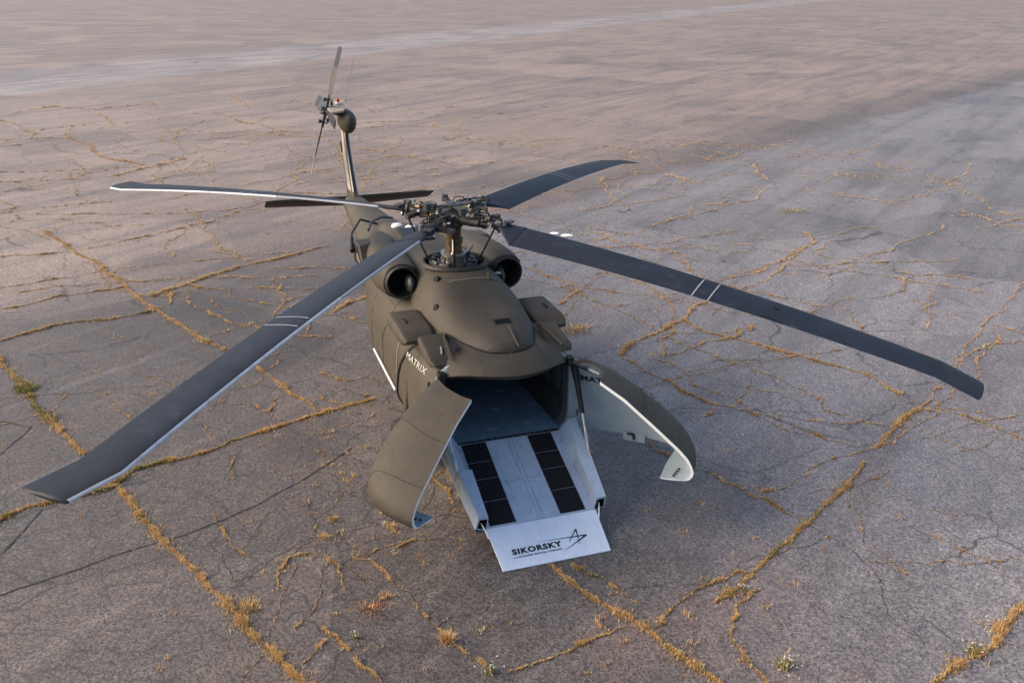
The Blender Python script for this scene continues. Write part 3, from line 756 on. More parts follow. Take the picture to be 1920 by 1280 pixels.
xs = [2.62, 2.3, 2.0, 1.5, 1, .5, 0, -.5, -1, -1.4, -1.7, -2.0, -2.4, -2.8, -3.2, -3.6, -4.0, -4.4]
fus = MB().grid([body_ring(x) for x in xs], closed=True).build('fuselage', M['olive'], heli, 40)
xs = [-4.4, -5, -5.5, -6.2, -7, -7.7, -8.4, -8.9, -9.4, -9.7, -9.9]
mb = MB().grid([body_ring(x) for x in xs], closed=True)
mb.add([(-9.96, 0, 1.78)] + body_ring(-9.9), [(0, i + 1, (i + 1) % 64 + 1) for i in range(64)])
boom = mb.build('tail_boom', M['olive'], heli, 40)

def body_pt(x, y, side_top=True):
    """z of the upper body surface at (x, y)"""
    w, zt, zb = half_w(x), top_z(x), interp(x, ZB_TAB, 1)
    zc = min(ZC + .25, max(ZC, (zt + zb) / 2 - .05))
    q = min(1, abs(y) / w)
    return zc + (zt - zc) * max(0, 1 - q ** NE) ** (1 / NE)
def body_side(x, z, s):
    """y of the body side at height z"""
    w, zt, zb = half_w(x), top_z(x), interp(x, ZB_TAB, 1)
    zc = min(ZC + .25, max(ZC, (zt + zb) / 2 - .05))
    if z >= zc:
        q = min(1, (z - zc) / (zt - zc)); e = NE
    else:
        q = min(1, (zc - z) / (zc - zb)); e = 4.2
    return s * w * max(0, 1 - q ** e) ** (1 / e)

# panel seams and side hardware (right side is the one that shows)
def seam(pts_xz, s, name='panel_seam', r=.006, m='olive_dark', out=.002):
    mb = MB(); path = []
    for (x0, z0), (x1, z1) in zip(pts_xz[:-1], pts_xz[1:]):
        for k in range(6):
            t = k / 6; x = x0 + (x1 - x0) * t; z = z0 + (z1 - z0) * t
            path.append((x, body_side(x, z, s) + s * out, z))
    x, z = pts_xz[-1]; path.append((x, body_side(x, z, s) + s * out, z))
    return mb.tube(path, r, 6).build(name, M[m], fus)
for s in (-1, 1):
    seam([(-1.35, .6), (-1.35, 2.15), (-.3, 2.2)], s)
    seam([(-.45, .95), (-.42, 1.45), (-.20, 1.75), (-.15, 2.15)], s)
    seam([(-1.3, 2.05), (-.16, 2.05)], s, r=.004)
    seam([(.56, .58), (.62, .85), (.80, 1.25), (.98, 1.5), (1.28, 1.82), (1.52, 2.06)], s, 'door_seal', .034, 'black', -.004)
    seam([(.66, 1.2), (.72, 1.80)], s, 'drip_rail', .011, 'cream', .006)
    seam([(-1.08, .98), (.62, .88)], s, 'lower_rail', .026, 'silver_tube', .035)
    seam([(-1.9, .86), (.8, .86)], s, 'lower_seam', .005)

# nose hood above the cargo opening
def shell_pt(phi, x, inset=0.0, s=1):
    """closed nose surface; phi 0 = centre line, 1 = lower edge of the side"""
    w, zt = half_w(x, inset), top_z(x, inset)
    zc = ZC + .25 * max(0, 1 - (x - 2.65) / 1.2) if x > 2.65 else ZC + .25
    zc = min(zc, max(ZC, zt))
    if phi <= .82:
        a = phi / .82 * PI / 2
        y = w * math.sin(a) ** (2 / NE) if a > 0 else 0
        z = zc + (zt - zc) * max(0, math.cos(a)) ** (2 / NE)
    else:
        f = (phi - .82) / .18
        y = w; z = zc + (.84 - zc) * math.sin(f * PI / 2) ** 1.2
        k = min(1, max(0, (x - 4.15) / .45)); k = k * k * (3 - 2 * k)
        return Vector((x - .11 * k * (1 - math.cos(f * PI / 2)), s * y * (1 - .05 * k * f * f), z))
    return Vector((x, s * y, z))
def lip_x(y): return max(2.65, 3.28 - .66 * min(1.0, abs(y) / 1.0) ** 2.2)
def lip_solve(phi, inset=0.0):
    x = 2.8
    for _ in range(12): x = lip_x(shell_pt(phi, x, inset).y)
    return x
phis = np.linspace(-.70, .70, 49)
rows, rowsi = [], []
for ph in phis:
    s = 1 if ph >= 0 else -1
    xl = lip_solve(abs(ph)) - .012
    rows.append([]); rowsi.append([])
    for k, t in enumerate(np.linspace(0, 1, 20)):
        x = 1.75 + (xl - 1.75) * t
        p = shell_pt(abs(ph), x, -.016, s)
        if t > .6: p.z -= .085 * ((t - .6) / .4) ** 3
        rows[-1].append(p)
        q = shell_pt(abs(ph), x - .01, .035, s); q.z -= .02 + (.085 * ((t - .6) / .4) ** 3 if t > .6 else 0)
        rowsi[-1].append(q)
hood = MB().grid(rows).build('nose_hood', M['olive'], heli, 50)
MB().grid(rowsi).build('inner_skin', M['cargo_wall'], hood)
mb = MB(); mb.grid([[r[-1], q[-1]] for r, q in zip(rows, rowsi)]); mb.build('lip_edge', M['olive_dark'], hood)
mb = MB(); mb.tube([r[-1] + Vector((.004, 0, -.012)) for r in rows], .013, 8); mb.build('lip_bead', M['olive'], hood)

for yy_ in (-.46, .46):
    path = []
    for t in np.linspace(0, 1, 16):
        lo, hi = 0.0, .7
        x = 2.0 + (lip_x(yy_) - .04 - 2.0) * t
        for _ in range(20):
            m_ = (lo + hi) / 2
            if shell_pt(m_, x, -.016).y < abs(yy_): lo = m_
            else: hi = m_
        p = shell_pt(lo, x, -.016); tt = (x - 1.75) / (lip_x(yy_) - 1.75)
        path.append((x, yy_, p.z + .001 - (.085 * ((tt - .6) / .4) ** 3 if tt > .6 else 0)))
    MB().tube(path, .0035, 5).build('panel_seam', M['olive_dark'], hood)
# cheek fairings between side pods and hood
def rounded_block(x0, x1, y0, y1, z0, z1, s, name, m, parent, front=.5, bevel=.05, taper=.0, drop=0.0):
    mb = MB()
    rows = []
    for t in np.linspace(0, 1, 9):
        x = x0 + (x1 - x0) * t
        k = (1 - max(0, (t - front) / (1 - front)) ** 2.2) ** .5 if t > front else 1
        k = max(k, .15)
        zt_ = z1 - drop * t
        yc, zc_ = (y0 + y1) / 2, (z0 + zt_) / 2
        hy, hz = (y1 - y0) / 2 * (.75 + .25 * k), (zt_ - z0) / 2 * k
        ring = []
        for i in range(28):
            a = 2 * PI * i / 28
            ring.append((x, s * (yc + hy * sgp(math.cos(a), 2 / 6)), zc_ + hz * sgp(math.sin(a), 2 / 6)))
        rows.append(ring)
    mb.grid(rows, closed=True)
    n = len(mb.v)
    mb.f.append(tuple(range(28))); mb.f.append(tuple(range(n - 28, n)))
    return mb.build(name, m, parent, 38)
for s in (-1, 1):
    pod = rounded_block(.78, 1.84, .80, 1.33, 2.04, 2.30, s, 'side_pod', M['olive'], heli, .62, drop=.02)
    MB().box((1.25, s * 1.15, 2.302), (.20, .025, .02)).build('vent_slot', M['void'], pod)
    ch = rounded_block(1.84, 2.62, .60, 1.10, 2.00, 2.25, s, 'cheek_fairing', M['olive'], heli, .75, drop=.13)
    mb = MB().box((2.10, s * .98, 2.165), (.07, .06, .02)); mb.build('recess', M['void'], ch)
    mb = MB().tube([(2.2, s * .86, 2.15), (2.26, s * .85, 2.20), (2.4, s * .88, 2.17), (2.44, s * .90, 2.08)], .012, 6); mb.build('grab_handle', M['grey_edge'], ch)
    # deflector blade standing in a dark slot beside the fairing
    mb = MB().prism([(2.02, s * .74, 2.26), (2.66, s * .86, 2.17), (2.70, s * .87, 2.205), (2.05, s * .745, 2.345)], (0, s * .014, 0)); mb.build('deflector', M['olive'], heli)
    mb = MB().prism([(1.98, s * .70, 2.285), (2.5, s * .66, 2.262), (2.62, s * .76, 2.235), (2.05, s * .74, 2.278)], (0, 0, .012)); mb.build('slot', M['void'], hood)

# main rotor fairing
DOG = [(2.88, .02, 2.19), (2.865, .14, 2.26), (2.83, .26, 2.315), (2.76, .37, 2.36), (2.62, .49, 2.41), (2.4, .60, 2.47), (2.1, .70, 2.535), (1.7, .78, 2.615), (1.3, .83, 2.685), (.9, .85, 2.745), (.55, .85, 2.785), (.2, .83, 2.81), (-.4, .80, 2.81), (-1.0, .76, 2.79), (-1.8, .74, 2.74), (-2.6, .68, 2.68), (-3.4, .58, 2.60), (-4.2, .46, 2.47), (-5.0, .30, 2.30), (-5.5, .15, 2.18)]
MX, MR = .03, .50
def dog_pt(x, a):
    w, zt = interp(x, DOG, 1), interp(x, DOG, 2)
    zb = 2.08
    f = max(0, math.sin(a)) ** (2 / 3.3)
    return (x, w * sgp(math.cos(a), 2 / 3.4) * (1.0 - .20 * f), zb + (zt - zb) * f)
xs = sorted(set(list(np.linspace(2.88, 2.66, 14)) + list(np.linspace(2.66, .8, 30)) + list(np.linspace(.8, -.8, 60)) + list(np.linspace(-.8, -5.5, 30))), reverse=True)
mb = MB().grid([[dog_pt(x, a) for a in np.linspace(0, PI, 97)] for x in xs])
keep = []
for f in mb.f:
    c = np.mean([mb.v[i] for i in f], 0)
    if not (math.hypot(c[0] - MX, c[1]) < MR and c[2] > 2.6): keep.append(f)
mb.f = keep
dog = mb.build('rotor_fairing', M['olive'], heli, 45)
mb = MB().lathe((MX, 0, 0), (0, 0, 1), [(2.79, .565), (2.83, .55), (2.842, .525), (2.83, .50), (2.50, .49)], 48); mb.build('opening_rim', M['olive_dark'], dog)
mb = MB().lathe((MX, 0, 0), (0, 0, 1), [(2.51, .50), (2.51, .001)], 48); mb.build('opening_floor', M['void'], dog)
def on_dog(x, y):
    lo, hi = 0.0, PI / 2
    for _ in range(24):
        m_ = (lo + hi) / 2
        if dog_pt(x, m_)[1] > abs(y): lo = m_
        else: hi = m_
    return dog_pt(x, lo)[2]
def dog_side(x, z):
    lo, hi = 0.0, PI / 2
    for _ in range(24):
        m_ = (lo + hi) / 2
        if dog_pt(x, m_)[2] < z: lo = m_
        else: hi = m_
    return dog_pt(x, lo)[1]
for s in (-1, 1):
    path = []
    for x in np.concatenate([np.linspace(.9, 2.6, 18), np.linspace(2.66, 2.882, 12)]):
        y = interp(x, DOG, 1) * (.90 if x < 2.6 else .94); q = shell_pt(0, x, -.016).z if y < .05 else None
        lo, hi = 0.0, .82
        for _ in range(20):
            m_ = (lo + hi) / 2
            if shell_pt(m_, x, -.016).y < y: lo = m_
            else: hi = m_
        path.append((x + .004, s * y * 1.004, shell_pt(lo, x, -.016).z + .002))
    MB().tube(path, .009, 6).build('fairing_seal', M['void'], dog)
# details on the fairing
mb = MB()
mb.box((2.28, .08, on_dog(2.28, .08) + .004), (.13, .26, .012), Matrix.Rotation(R(14), 3, 'Y')); gr = mb.build('vent_grille', M['olive_dark'], dog)
for k in range(5):
    MB().box((2.235 + k * .022, .08, on_dog(2.235 + k * .022, .08) + .014), (.008, .24, .010), Matrix.Rotation(R(14), 3, 'Y')).build('louvre', M['void'], gr)
mb = MB().tube([(2.42, .10, on_dog(2.42, .1) + .01), (2.55, .11, on_dog(2.55, .1) + .05), (2.75, .11, 2.40), (2.92, .12, 2.32)], [.014, .022, .018, .012], 8); mb.build('wire_cutter', M['olive_dark'], dog)
mb = MB().prism([(.86, .30, on_dog(.86, .3) - .01), (.98, .30, on_dog(.98, .3) - .01), (.93, .30, on_dog(.93, .3) + .12), (.88, .30, on_dog(.88, .3) + .10)], (0, .02, 0)); mb.build('blade_aerial', M['olive'], dog)
mb = MB().tube([(.88, t, on_dog(.88, t) + .004) for t in np.linspace(-.35, .45, 12)], .006, 6); mb.build('fairing_seam', M['cream'], dog)
for (x, y, r) in ((1.30, -.80, .062), (.66, -.70, .075)):
    z = 2.47 if r < .07 else 2.70
    yy = -dog_side(x, z)
    MB().lathe((x, yy, z), (.22, -1, .30), [(-.06, r), (.010, r), (.014, r * .9), (.015, .001)], 18).build('drain_port', M['void'], dog)
for (x, y) in ((-3.55, -.18), (-3.05, -.02)):
    z = on_dog(x, y)
    d = MB().lathe((x, y, z - .01), (0, 0, 1), [(0, .115), (.035, .11), (.06, .085), (.07, .04), (.072, .001)], 24).build('antenna_dome', M['white_paint'], dog)
MB().lathe((-3.05, -.02, on_dog(-3.05, -.02) + .05), (0, 0, 1), [(.012, .035), (.018, .03), (.018, .001)], 14).build('dome_cap', M['gun'], dog)
mb = MB().box((-2.1, -.15, 2.76), (.9, .5, .05)); mb.build('deck_hatch', M['blade'], dog, bevel=.01)
mb = MB().ball((-1.72, -.50, 2.72), (.05, .03, .03), 8); mb.build('fastener', M['white_paint'], dog)

# engines
for s in (-1, 1):
    cx, cy, cz = .06, s * .905, 2.53
    ax = Vector((-1, -s * .03, 0)).normalized()
    mb = MB().lathe((cx, cy, cz), ax, [(.05, .285), (.0, .28), (-.03, .262), (-.02, .24), (.10, .22), (.45, .20)], 40)
    nac = None
    rows = []
    for x, ry, rz, y0, z0 in ((-.02, .285, .285, .905, 2.53), (-.25, .32, .32, .905, 2.52), (-.7, .35, .34, .90, 2.49), (-1.3, .34, .34, .88, 2.47), (-1.9, .30, .32, .82, 2.44), (-2.6, .26, .30, .74, 2.40), (-3.2, .20, .24, .66, 2.36), (-3.9, .10, .12, .54, 2.28)):
        rows.append([(x, s * y0 + ry * sgp(math.cos(a), 2 / 2.5), z0 + rz * sgp(math.sin(a), 2 / 2.5)) for a in np.linspace(0, 2 * PI, 40, endpoint=False)])
    nac = MB().grid(rows, closed=True).build('engine_nacelle', M['olive'], heli, 40)
    mb.build('inlet_lip', M['olive_dark'], nac)
    MB().lathe((cx, cy, cz), ax, [(.44, .215), (.44, .001)], 32).build('inlet_duct', M['void'], nac)
    # particle separator bulge on the inboard side and the dull spinner
    MB().ball((cx - .02, s * .775, 2.50), (.20, .085, .15), 16).build('inlet_bullet', M['gun'], nac)
    mb = MB().tube([(.03, s * .905 + .30 * math.cos(a), 2.53 + .30 * math.sin(a)) for a in np.linspace(PI * .2, PI * 1.1, 16)], .010, 6); mb.build('lip_seal', M['black'], nac)
    # exhaust suppressor with a side opening
    ex = MB()
    y0 = s * 1.18
    poly = [(-1.55, 2.28), (-2.55, 2.24), (-2.50, 2.66), (-1.95, 2.70)]
    ex.prism([(x, s * .85, z) for x, z in poly], (0, s * .40, -.02))
    e = ex.build('exhaust_suppressor', M['olive'], nac, 30, bevel=.03)
    mb = MB().prism([(-1.62, s * 1.247, 2.295), (-2.42, s * 1.247, 2.27), (-2.40, s * 1.247, 2.60), (-1.98, s * 1.247, 2.635)], (0, s * .008, 0))
    if s < 0:
        mb.build('exhaust_opening', M['void'], nac)
        for k in range(3):
            MB().box((-1.86 - .09 * k, s * 1.258, 2.39 + .03 * k), (.05, .012, .08 + .02 * k), Matrix.Rotation(R(25), 3, 'Y')).build('baffle', M['cream'], nac)
    else: mb.build('exhaust_opening', M['void'], nac)
    if s > 0: MB().ball((.44, .62, 2.66), (.055, .055, .02), 12).build('inlet_sensor', M['grey_edge'], nac)
# towel bar aerial and tail bumper beside the right engine
mb = MB().tube([(-2.5, -.95, 2.80), (-2.9, -.8, 2.86), (-3.2, -.55, 2.86), (-3.4, -.3, 2.78)], .022, 8); mb.build('towel_bar_aerial', M['black'], heli)
mb = MB().tube([(-2.45, -1.28, 2.55), (-2.9, -1.2, 2.66), (-3.3, -.95, 2.82), (-3.4, -.6, 2.68)], .022, 8); mb.cyl((-2.3, -1.3, 2.48), (-2.62, -1.25, 2.64), .05, .04); mb.build('exhaust_brace', M['black'], heli)

# tail fin, gearbox, stabiliser
def fin_ring(z, xle, chord, th, n=24):
    out = []
    for i in range(n):
        a = 2 * PI * i / n
        c = (1 - math.cos(a)) / 2
        y = th * (1.2 * math.sqrt(max(c, 0)) * (1 - c) + .10 * (1 - c)) * (1 if math.sin(a) >= 0 else -1)
        out.append((xle - c * chord, y, z))
    return out
FIN = [(1.70, -8.95, 1.55, .20), (2.1, -9.25, 1.30, .185), (2.6, -9.62, 1.15, .17), (3.1, -9.92, 1.02, .155), (3.6, -10.16, .92, .15), (3.95, -10.26, .86, .14)]
fin = MB().grid([fin_ring(*f) for f in FIN], closed=True).build('tail_fin', M['olive'], heli, 40)
rows = []
for z, xle, ch, th in FIN[1:-1]:
    ring = [v for v in fin_ring(z, xle + .006, ch, th * 1.03, 48)]
    rows.append([ring[i % 48] for i in range(-5, 11)])
MB().grid(rows).build('leading_edge_boot', M['navy'], fin)
rows = [[v for v in fin_ring(z, xle + .003, ch, th * 1.015, 48)][-11 + 48:-4 + 48] for z, xle, ch, th in FIN[1:-1]]
MB().grid(rows).build('light_band', M['cream'], fin)
mb = MB().lathe((-9.80, .02, 3.80), (-1, 0, .05), [(-.30, .001), (-.27, .09), (-.20, .155), (-.05, .225), (.15, .26), (.40, .255), (.70, .18), (.95, .06), (1.0, .001)], 28).xform(lambda v: Vector((v.x, .02 + (v.y - .02) * .86, 3.78 + (v.z - 3.80) * (1.0 if v.z > 3.8 else 1.25))))
mb.build('gearbox_fairing', M['olive'], fin)
mb = MB().prism([(-9.72, -.10, 4.02), (-9.72, -.42, 3.98), (-9.95, -.48, 4.05), (-10.35, -.42, 4.20), (-10.35, .0, 4.22)], (.02, .02, .06)); mb.build('fin_cap', M['cream'], fin, bevel=.01)
mb = MB().lathe((-10.1, -.17, 4.2), (0, 0, 1), [(0, .06), (.05, .055), (.05, .045)], 14); mb.build('light_base', M['white_paint'], fin)
mb = MB().lathe((-10.1, -.17, 4.25), (0, 0, 1), [(0, .048), (.05, .045), (.08, .025), (.085, .001)], 14); mb.build('beacon_light', M['red'], fin)
mb = MB().cyl((-10.1, -.12, 3.98), (-10.05, -.62, 4.10), .10, .06, 16); mb.build('tail_shaft', M['gun'], fin)
mb = MB().tube([(-10.3, .06, 4.2), (-10.6, .25, 4.75), (-10.9, .45, 5.3)], [.006, .005, .003], 6); mb.build('whip_aerial', M['gun'], fin)
MB().prism([(-10.55, -.08, 2.90), (-10.75, -.08, 3.02), (-10.8, -.08, 3.14), (-10.6, -.08, 3.18)], (0, .06, 0)).build('tail_light_bracket', M['olive'], fin)
# stabiliser
rows = []
for y in np.linspace(-2.19, 2.19, 15):
    k = abs(y) / 2.19; ch = 1.05 - .30 * k; th = .115 - .02 * k
    e = .25 if abs(y) > 2.15 else 1
    out = []
    for i in range(24):
        a = 2 * PI * i / 24; c = (1 - math.cos(a)) / 2
        zz = th * e * (1.35 * math.sqrt(max(c, 0)) * (1 - c) + .12 * (1 - c)) * (1 if math.sin(a) >= 0 else -1)
        dx, dz = -c * ch, zz
        q = R(-24)
        out.append((-9.62 - .12 * k + dx * math.cos(q) - dz * math.sin(q) * -1, y, 1.90 + dx * -math.sin(q) + dz * math.cos(q)))
    rows.append(out)
mb = MB().grid(rows, closed=True); mb.f.append(tuple(range(24))); mb.f.append(tuple(range(14 * 24, 15 * 24)))
mb.build('stabilator', M['olive'], heli, 40)

# tail rotor
trh = Vector((-10.03, -.50, 4.04))
CA = R(16)
tu = Vector((.0, math.sin(CA), math.cos(CA))); tv = Vector((1, 0, 0)); tn = tv.cross(tu)
mb = MB().cyl(trh + tn * .12, trh - tn * .14, .10, .08, 16); mb.cyl(trh - tn * .05, trh - tn * .20, .045, .045, 10)
for k in range(4):
    a = R(4) + k * PI / 2
    d = tu * math.cos(a) + tv * math.sin(a)
    mb.cyl(trh, trh + d * .42, .05, .035, 10)
    mb.ball(trh + d * .28 + tn * .09, .05, 8); mb.box(trh + d * .22 - tn * .1, (.08, .06, .10))
    mb.cyl(trh + d * .30 - tn * .12, trh + d * .30 + tn * .1, .015, .015, 6)
trhub = mb.build('tail_rotor_hub', M['gun'], heli, 40)
for k in range(4):
    a = R(4) + k * PI / 2
    d = tu * math.cos(a) + tv * math.sin(a); c = tn.cross(d)
    rows = []
    for r in np.linspace(.34, 1.62, 14):
        ch = .13 + .16 * min(1, (r - .34) / .35); tw = R(22 - 12 * r / 1.62); th = .024
        cc = c * math.cos(tw) + tn * math.sin(tw); nn = -c * math.sin(tw) + tn * math.cos(tw)
        if r > 1.6: ch *= .8
        ring = []
        for i in range(12):
            q = 2 * PI * i / 12
            ring.append(trh + d * r + cc * (ch * .5 * math.cos(q)) + nn * (th * .5 * math.sin(q)))
        rows.append(ring)
    mb = MB().grid(rows, closed=True); mb.f.append(tuple(range(12))); mb.f.append(tuple(range(13 * 12, 14 * 12)))
    bl = mb.build('tail_rotor_blade', M['black'], heli, 40)
    rows2 = [[v * 1.0 for v in ring] for ring in rows[8:]]
    cap = MB().grid([[trh + d * r0 + (v - trh - d * r0) for v, r0 in zip(ring, [0] * 12)] for ring in rows2], closed=True)
    ctr = [sum(ring, Vector()) / 12 for ring in rows2]
    cap.v = [tuple(Vector(v) + (Vector(v) - ctr[i // 12]).normalized() * .002) for i, v in enumerate(cap.v)]
    if k == 2: cap.build('tip_section', M['cream'], bl)
    else: cap.build('tip_section', M['blade_tip'], bl)

# ------------------------------------------------------------------ main rotor
HZ = 3.558
TILT = Matrix.Rotation(R(3), 3, 'Y')
HUB = Vector((0, 0, HZ))
def HT(v): return TILT @ (v - HUB) + HUB
mast = MB().lathe((0, 0, 0), (0, 0, 1), [(2.52, .22), (2.78, .22), (2.80, .18), (2.96, .17), (2.98, .14), (3.10, .13), (3.12, .155), (3.20, .155), (3.22, .125), (3.36, .125), (3.44, .18), (3.46, .18)], 28).xform(HT).build('rotor_mast', M['brass'], heli, 35)
mb = MB()
mb.lathe((0, 0, 0), (0, 0, 1), [(2.72, .22), (2.76, .26), (2.82, .26), (2.84, .20), (2.90, .20), (2.92, .215), (2.95, .215), (2.96, .16)], 28); mb.xform(HT).build('mast_collar', M['steel'], mast)
mb = MB()
mb.lathe((0, 0, 0), (0, 0, 1), [(2.70, .22), (2.70, .38), (2.74, .41), (2.79, .41), (2.81, .38), (2.81, .29), (2.76, .24)], 40); sw = mb.xform(HT).build('swashplate', M['gun'], mast)
mb = MB()
mb.lathe((0, 0, 0), (0, 0, 1), [(2.815, .31), (2.83, .32), (2.845, .35), (2.83, .37), (2.815, .38)], 40); mb.xform(HT).build('swashplate_ring', M['gun'], mast)
mb = MB()
for k in range(10):
    a = k * 2 * PI / 10 + .2
    mb.box((.34 * math.cos(a), .34 * math.sin(a), 2.80 + .02 * (k % 2)), (.09, .05, .09), Matrix.Rotation(a, 3, 'Z'))
    mb.cyl((.22 * math.cos(a), .22 * math.sin(a), 2.62), (.25 * math.cos(a + .2), .25 * math.sin(a + .2), 2.92), .018, .018, 6)
mb.xform(HT).parts('swashplate_lug', M['black'], mast)
mb = MB()
mb.cyl((.16, -.05, 2.85), (.33, -.10, 3.02), .03, .02, 8); mb.cyl((.33, -.10, 3.02), (.14, -.04, 3.2), .02, .025, 8); mb.ball((.33, -.10, 3.02), .04, 8)
mb.cyl((-.05, .2, 2.85), (-.1, .36, 3.0), .03, .02, 8)
mb.xform(HT).parts('scissor_link', M['steel'], mast)
PSI = [-.735, .722, 2.380, 3.896]
DROOP = [.70, .91, .72, .68]
# hub
mb = MB().lathe((0, 0, 0), (0, 0, 1), [(3.44, .10), (3.46, .24), (3.50, .28), (3.58, .28), (3.62, .22), (3.66, .17), (3.68, .001)], 32)
for a in PSI:
    m3 = Matrix.Rotation(a, 3, 'Z')
    for dz in (.055, -.055):
        poly = [(0, -.17), (.40, -.135), (.56, -.09), (.60, 0), (.56, .09), (.40, .135), (0, .17)]
        mb.prism([m3 @ Vector((x, y, 0)) + Vector((0, 0, HZ + dz - .012)) for x, y in poly], (0, 0, .024))
hub = mb.xform(HT).build('rotor_hub', M['gun'], heli, 35)
bif = MB()
bif.lathe((0, 0, 0), (0, 0, 1), [(3.66, .07), (3.74, .07), (3.745, .13), (3.775, .13), (3.78, .05), (3.80, .001)], 20)
for k in range(4):
    a = PSI[0] + PI / 4 + k * PI / 2; m3 = Matrix.Rotation(a, 3, 'Z')
    bif.prism([m3 @ Vector((x, y, 0)) + Vector((0, 0, 3.745)) for x, y in ((.05, -.06), (.46, -.035), (.50, 0), (.46, .035), (.05, .06))], (0, 0, .02))
    bif.cyl(m3 @ Vector((.44, 0, 0)) + Vector((0, 0, 3.70)), m3 @ Vector((.44, 0, 0)) + Vector((0, 0, 3.81)), .055, .055, 12)
    bif.cyl(m3 @ Vector((.32, 0, 0)) + Vector((0, 0, 3.72)), m3 @ Vector((.32, 0, 0)) + Vector((0, 0, 3.79)), .03, .03, 10)
bif.xform(HT).build('vibration_absorber', M['gun'], hub, 35)
for bi, a in enumerate(PSI):
    m3 = Matrix.Rotation(a, 3, 'Z')
    P = lambda x, y, z: m3 @ Vector((x, y, 0)) + Vector((0, 0, HZ + z))
    MB().cyl(P(.34, 0, 0), P(.56, 0, 0), .115, .10, 20).xform(HT).build('elastomeric_bearing', M['tan'], hub)
    mb = MB().cyl(P(.56, 0, 0), P(.90, 0, 0), .075, .065, 16)
    mb.lathe(P(.58, 0, 0), m3 @ Vector((1, 0, 0)), [(0, .05), (0, .11), (.03, .115), (.05, .11), (.05, .07)], 20)
    mb.lathe(P(.84, 0, 0), m3 @ Vector((1, 0, 0)), [(0, .05), (0, .10), (.03, .105), (.06, .10), (.06, .05)], 20)
    mb.xform(HT).build('blade_spindle', M['gun'], hub)
    mb = MB()
    mb.prism([P(.60, .04, -.05), P(.74, .05, -.05), P(.72, .34, -.07), P(.64, .36, -.07)], (0, 0, .07))
    mb.xform(HT).build('pitch_horn', M['gun'], hub)
    mb = MB().cyl(P(.66, .33, -.05), m3 @ Vector((.36, .20, 0)) + Vector((0, 0, 2.80)), .016, .016, 8)
    mb.ball(P(.66, .33, -.05), .032, 8)
    mb.xform(HT).build('pitch_link', M['black'], hub)
    mb = MB().cyl(P(.22, -.20, .02), P(.62, -.20, .03), .055, .055, 14); mb.cyl(P(.62, -.20, .03), P(.80, -.17, .02), .022, .022, 8)
    mb.lathe(P(.20, -.20, .02), m3 @ Vector((1, 0, 0)), [(0, .03), (0, .065), (.05, .065), (.05, .03)], 14)
    mb.xform(HT).build('lag_damper', M['olive_dark'], hub)
    MB().box(P(.80, -.16, .02), (.07, .06, .09), m3).xform(HT).build('damper_bracket', M['steel'], hub)
    mb = MB()
    mb.cyl(P(.92, .10, .06), P(.92, .10, -.10), .022, .022, 8); mb.cyl(P(.92, -.10, .06), P(.92, -.10, -.10), .022, .022, 8)
    mb.box(P(.72, .10, .09), (.10, .06, .05), m3); mb.box(P(.50, -.05, .11), (.12, .07, .04), m3); mb.box(P(.46, .15, .03), (.14, .05, .06), m3)
    mb.cyl(P(.3, .12, .10), P(.62, .10, .12), .014, .014, 6); mb.cyl(P(.44, -.12, .08), P(.7, -.08, .12), .012, .012, 6)
    mb.xform(HT).parts('hub_fitting', M['black'], hub)
    mb = MB().ball(P(.55, .19, .05), (.022, .03, .018), 8); mb.ball(P(.93, .12, -.06), (.03, .02, .02), 8); mb.cyl(P(.33, -.10, .08), P(.36, -.12, .12), .018, .018, 8)
    mb.xform(HT).parts('lubrication_cap', M['white_paint'], hub)
    mb = MB().ball(P(.42, .09, .10), .04, 8); mb.ball(P(.7, -.12, .07), .035, 8); mb.box(P(.26, .18, .0), (.1, .08, .1), m3)
    mb.xform(HT).parts('brass_fitting', M['brass'], hub)

hr = random.Random(5)
for bi, a in enumerate(PSI):
    m3 = Matrix.Rotation(a, 3, 'Z')
    P = lambda x, y, z: m3 @ Vector((x, y, 0)) + Vector((0, 0, HZ + z))
    for k in range(9):
        x, y, z = hr.uniform(.18, .95), hr.uniform(-.20, .22), hr.uniform(.06, .15)
        mm = M[hr.choice(['gun', 'black', 'olive_dark', 'tan', 'steel', 'gun', 'black'])]
        if hr.random() < .5:
            q = P(x, y, z); d = Vector((hr.uniform(-1, 1), hr.uniform(-1, 1), hr.uniform(-.3, .6))).normalized() * hr.uniform(.05, .14)
            rr = hr.uniform(.012, .03)
            MB().cyl(q, q + d, rr, rr, 8).xform(HT).build('hub_bolt', mm, hub)
        else:
            MB().box(P(x, y, z), (hr.uniform(.03, .10), hr.uniform(.03, .08), hr.uniform(.03, .08)), m3 @ Matrix.Rotation(hr.uniform(-.6, .6), 3, 'X')).xform(HT).build('hub_bracket', mm, hub)
    for k in range(3):
        x0, x1 = hr.uniform(.15, .4), hr.uniform(.6, .95); yy = hr.uniform(-.18, .18); hgt = hr.uniform(.14, .22)
        MB().tube([P(x0, yy, .06), P(x0 * .7 + x1 * .3, yy + .04, hgt), P(x0 * .3 + x1 * .7, yy - .03, hgt * .9), P(x1, yy * .6, .05)], .009, 6).xform(HT).build('hub_hose', M['black'], hub)
    MB().box(P(1.02, .06, .055), (.10, .16, .03), m3).xform(HT).build('blade_clamp', M['gun'], hub)
    MB().cyl(P(1.0, -.07, .02), P(1.0, -.07, .12), .03, .03, 10).xform(HT).build('blade_pin', M['steel'], hub)

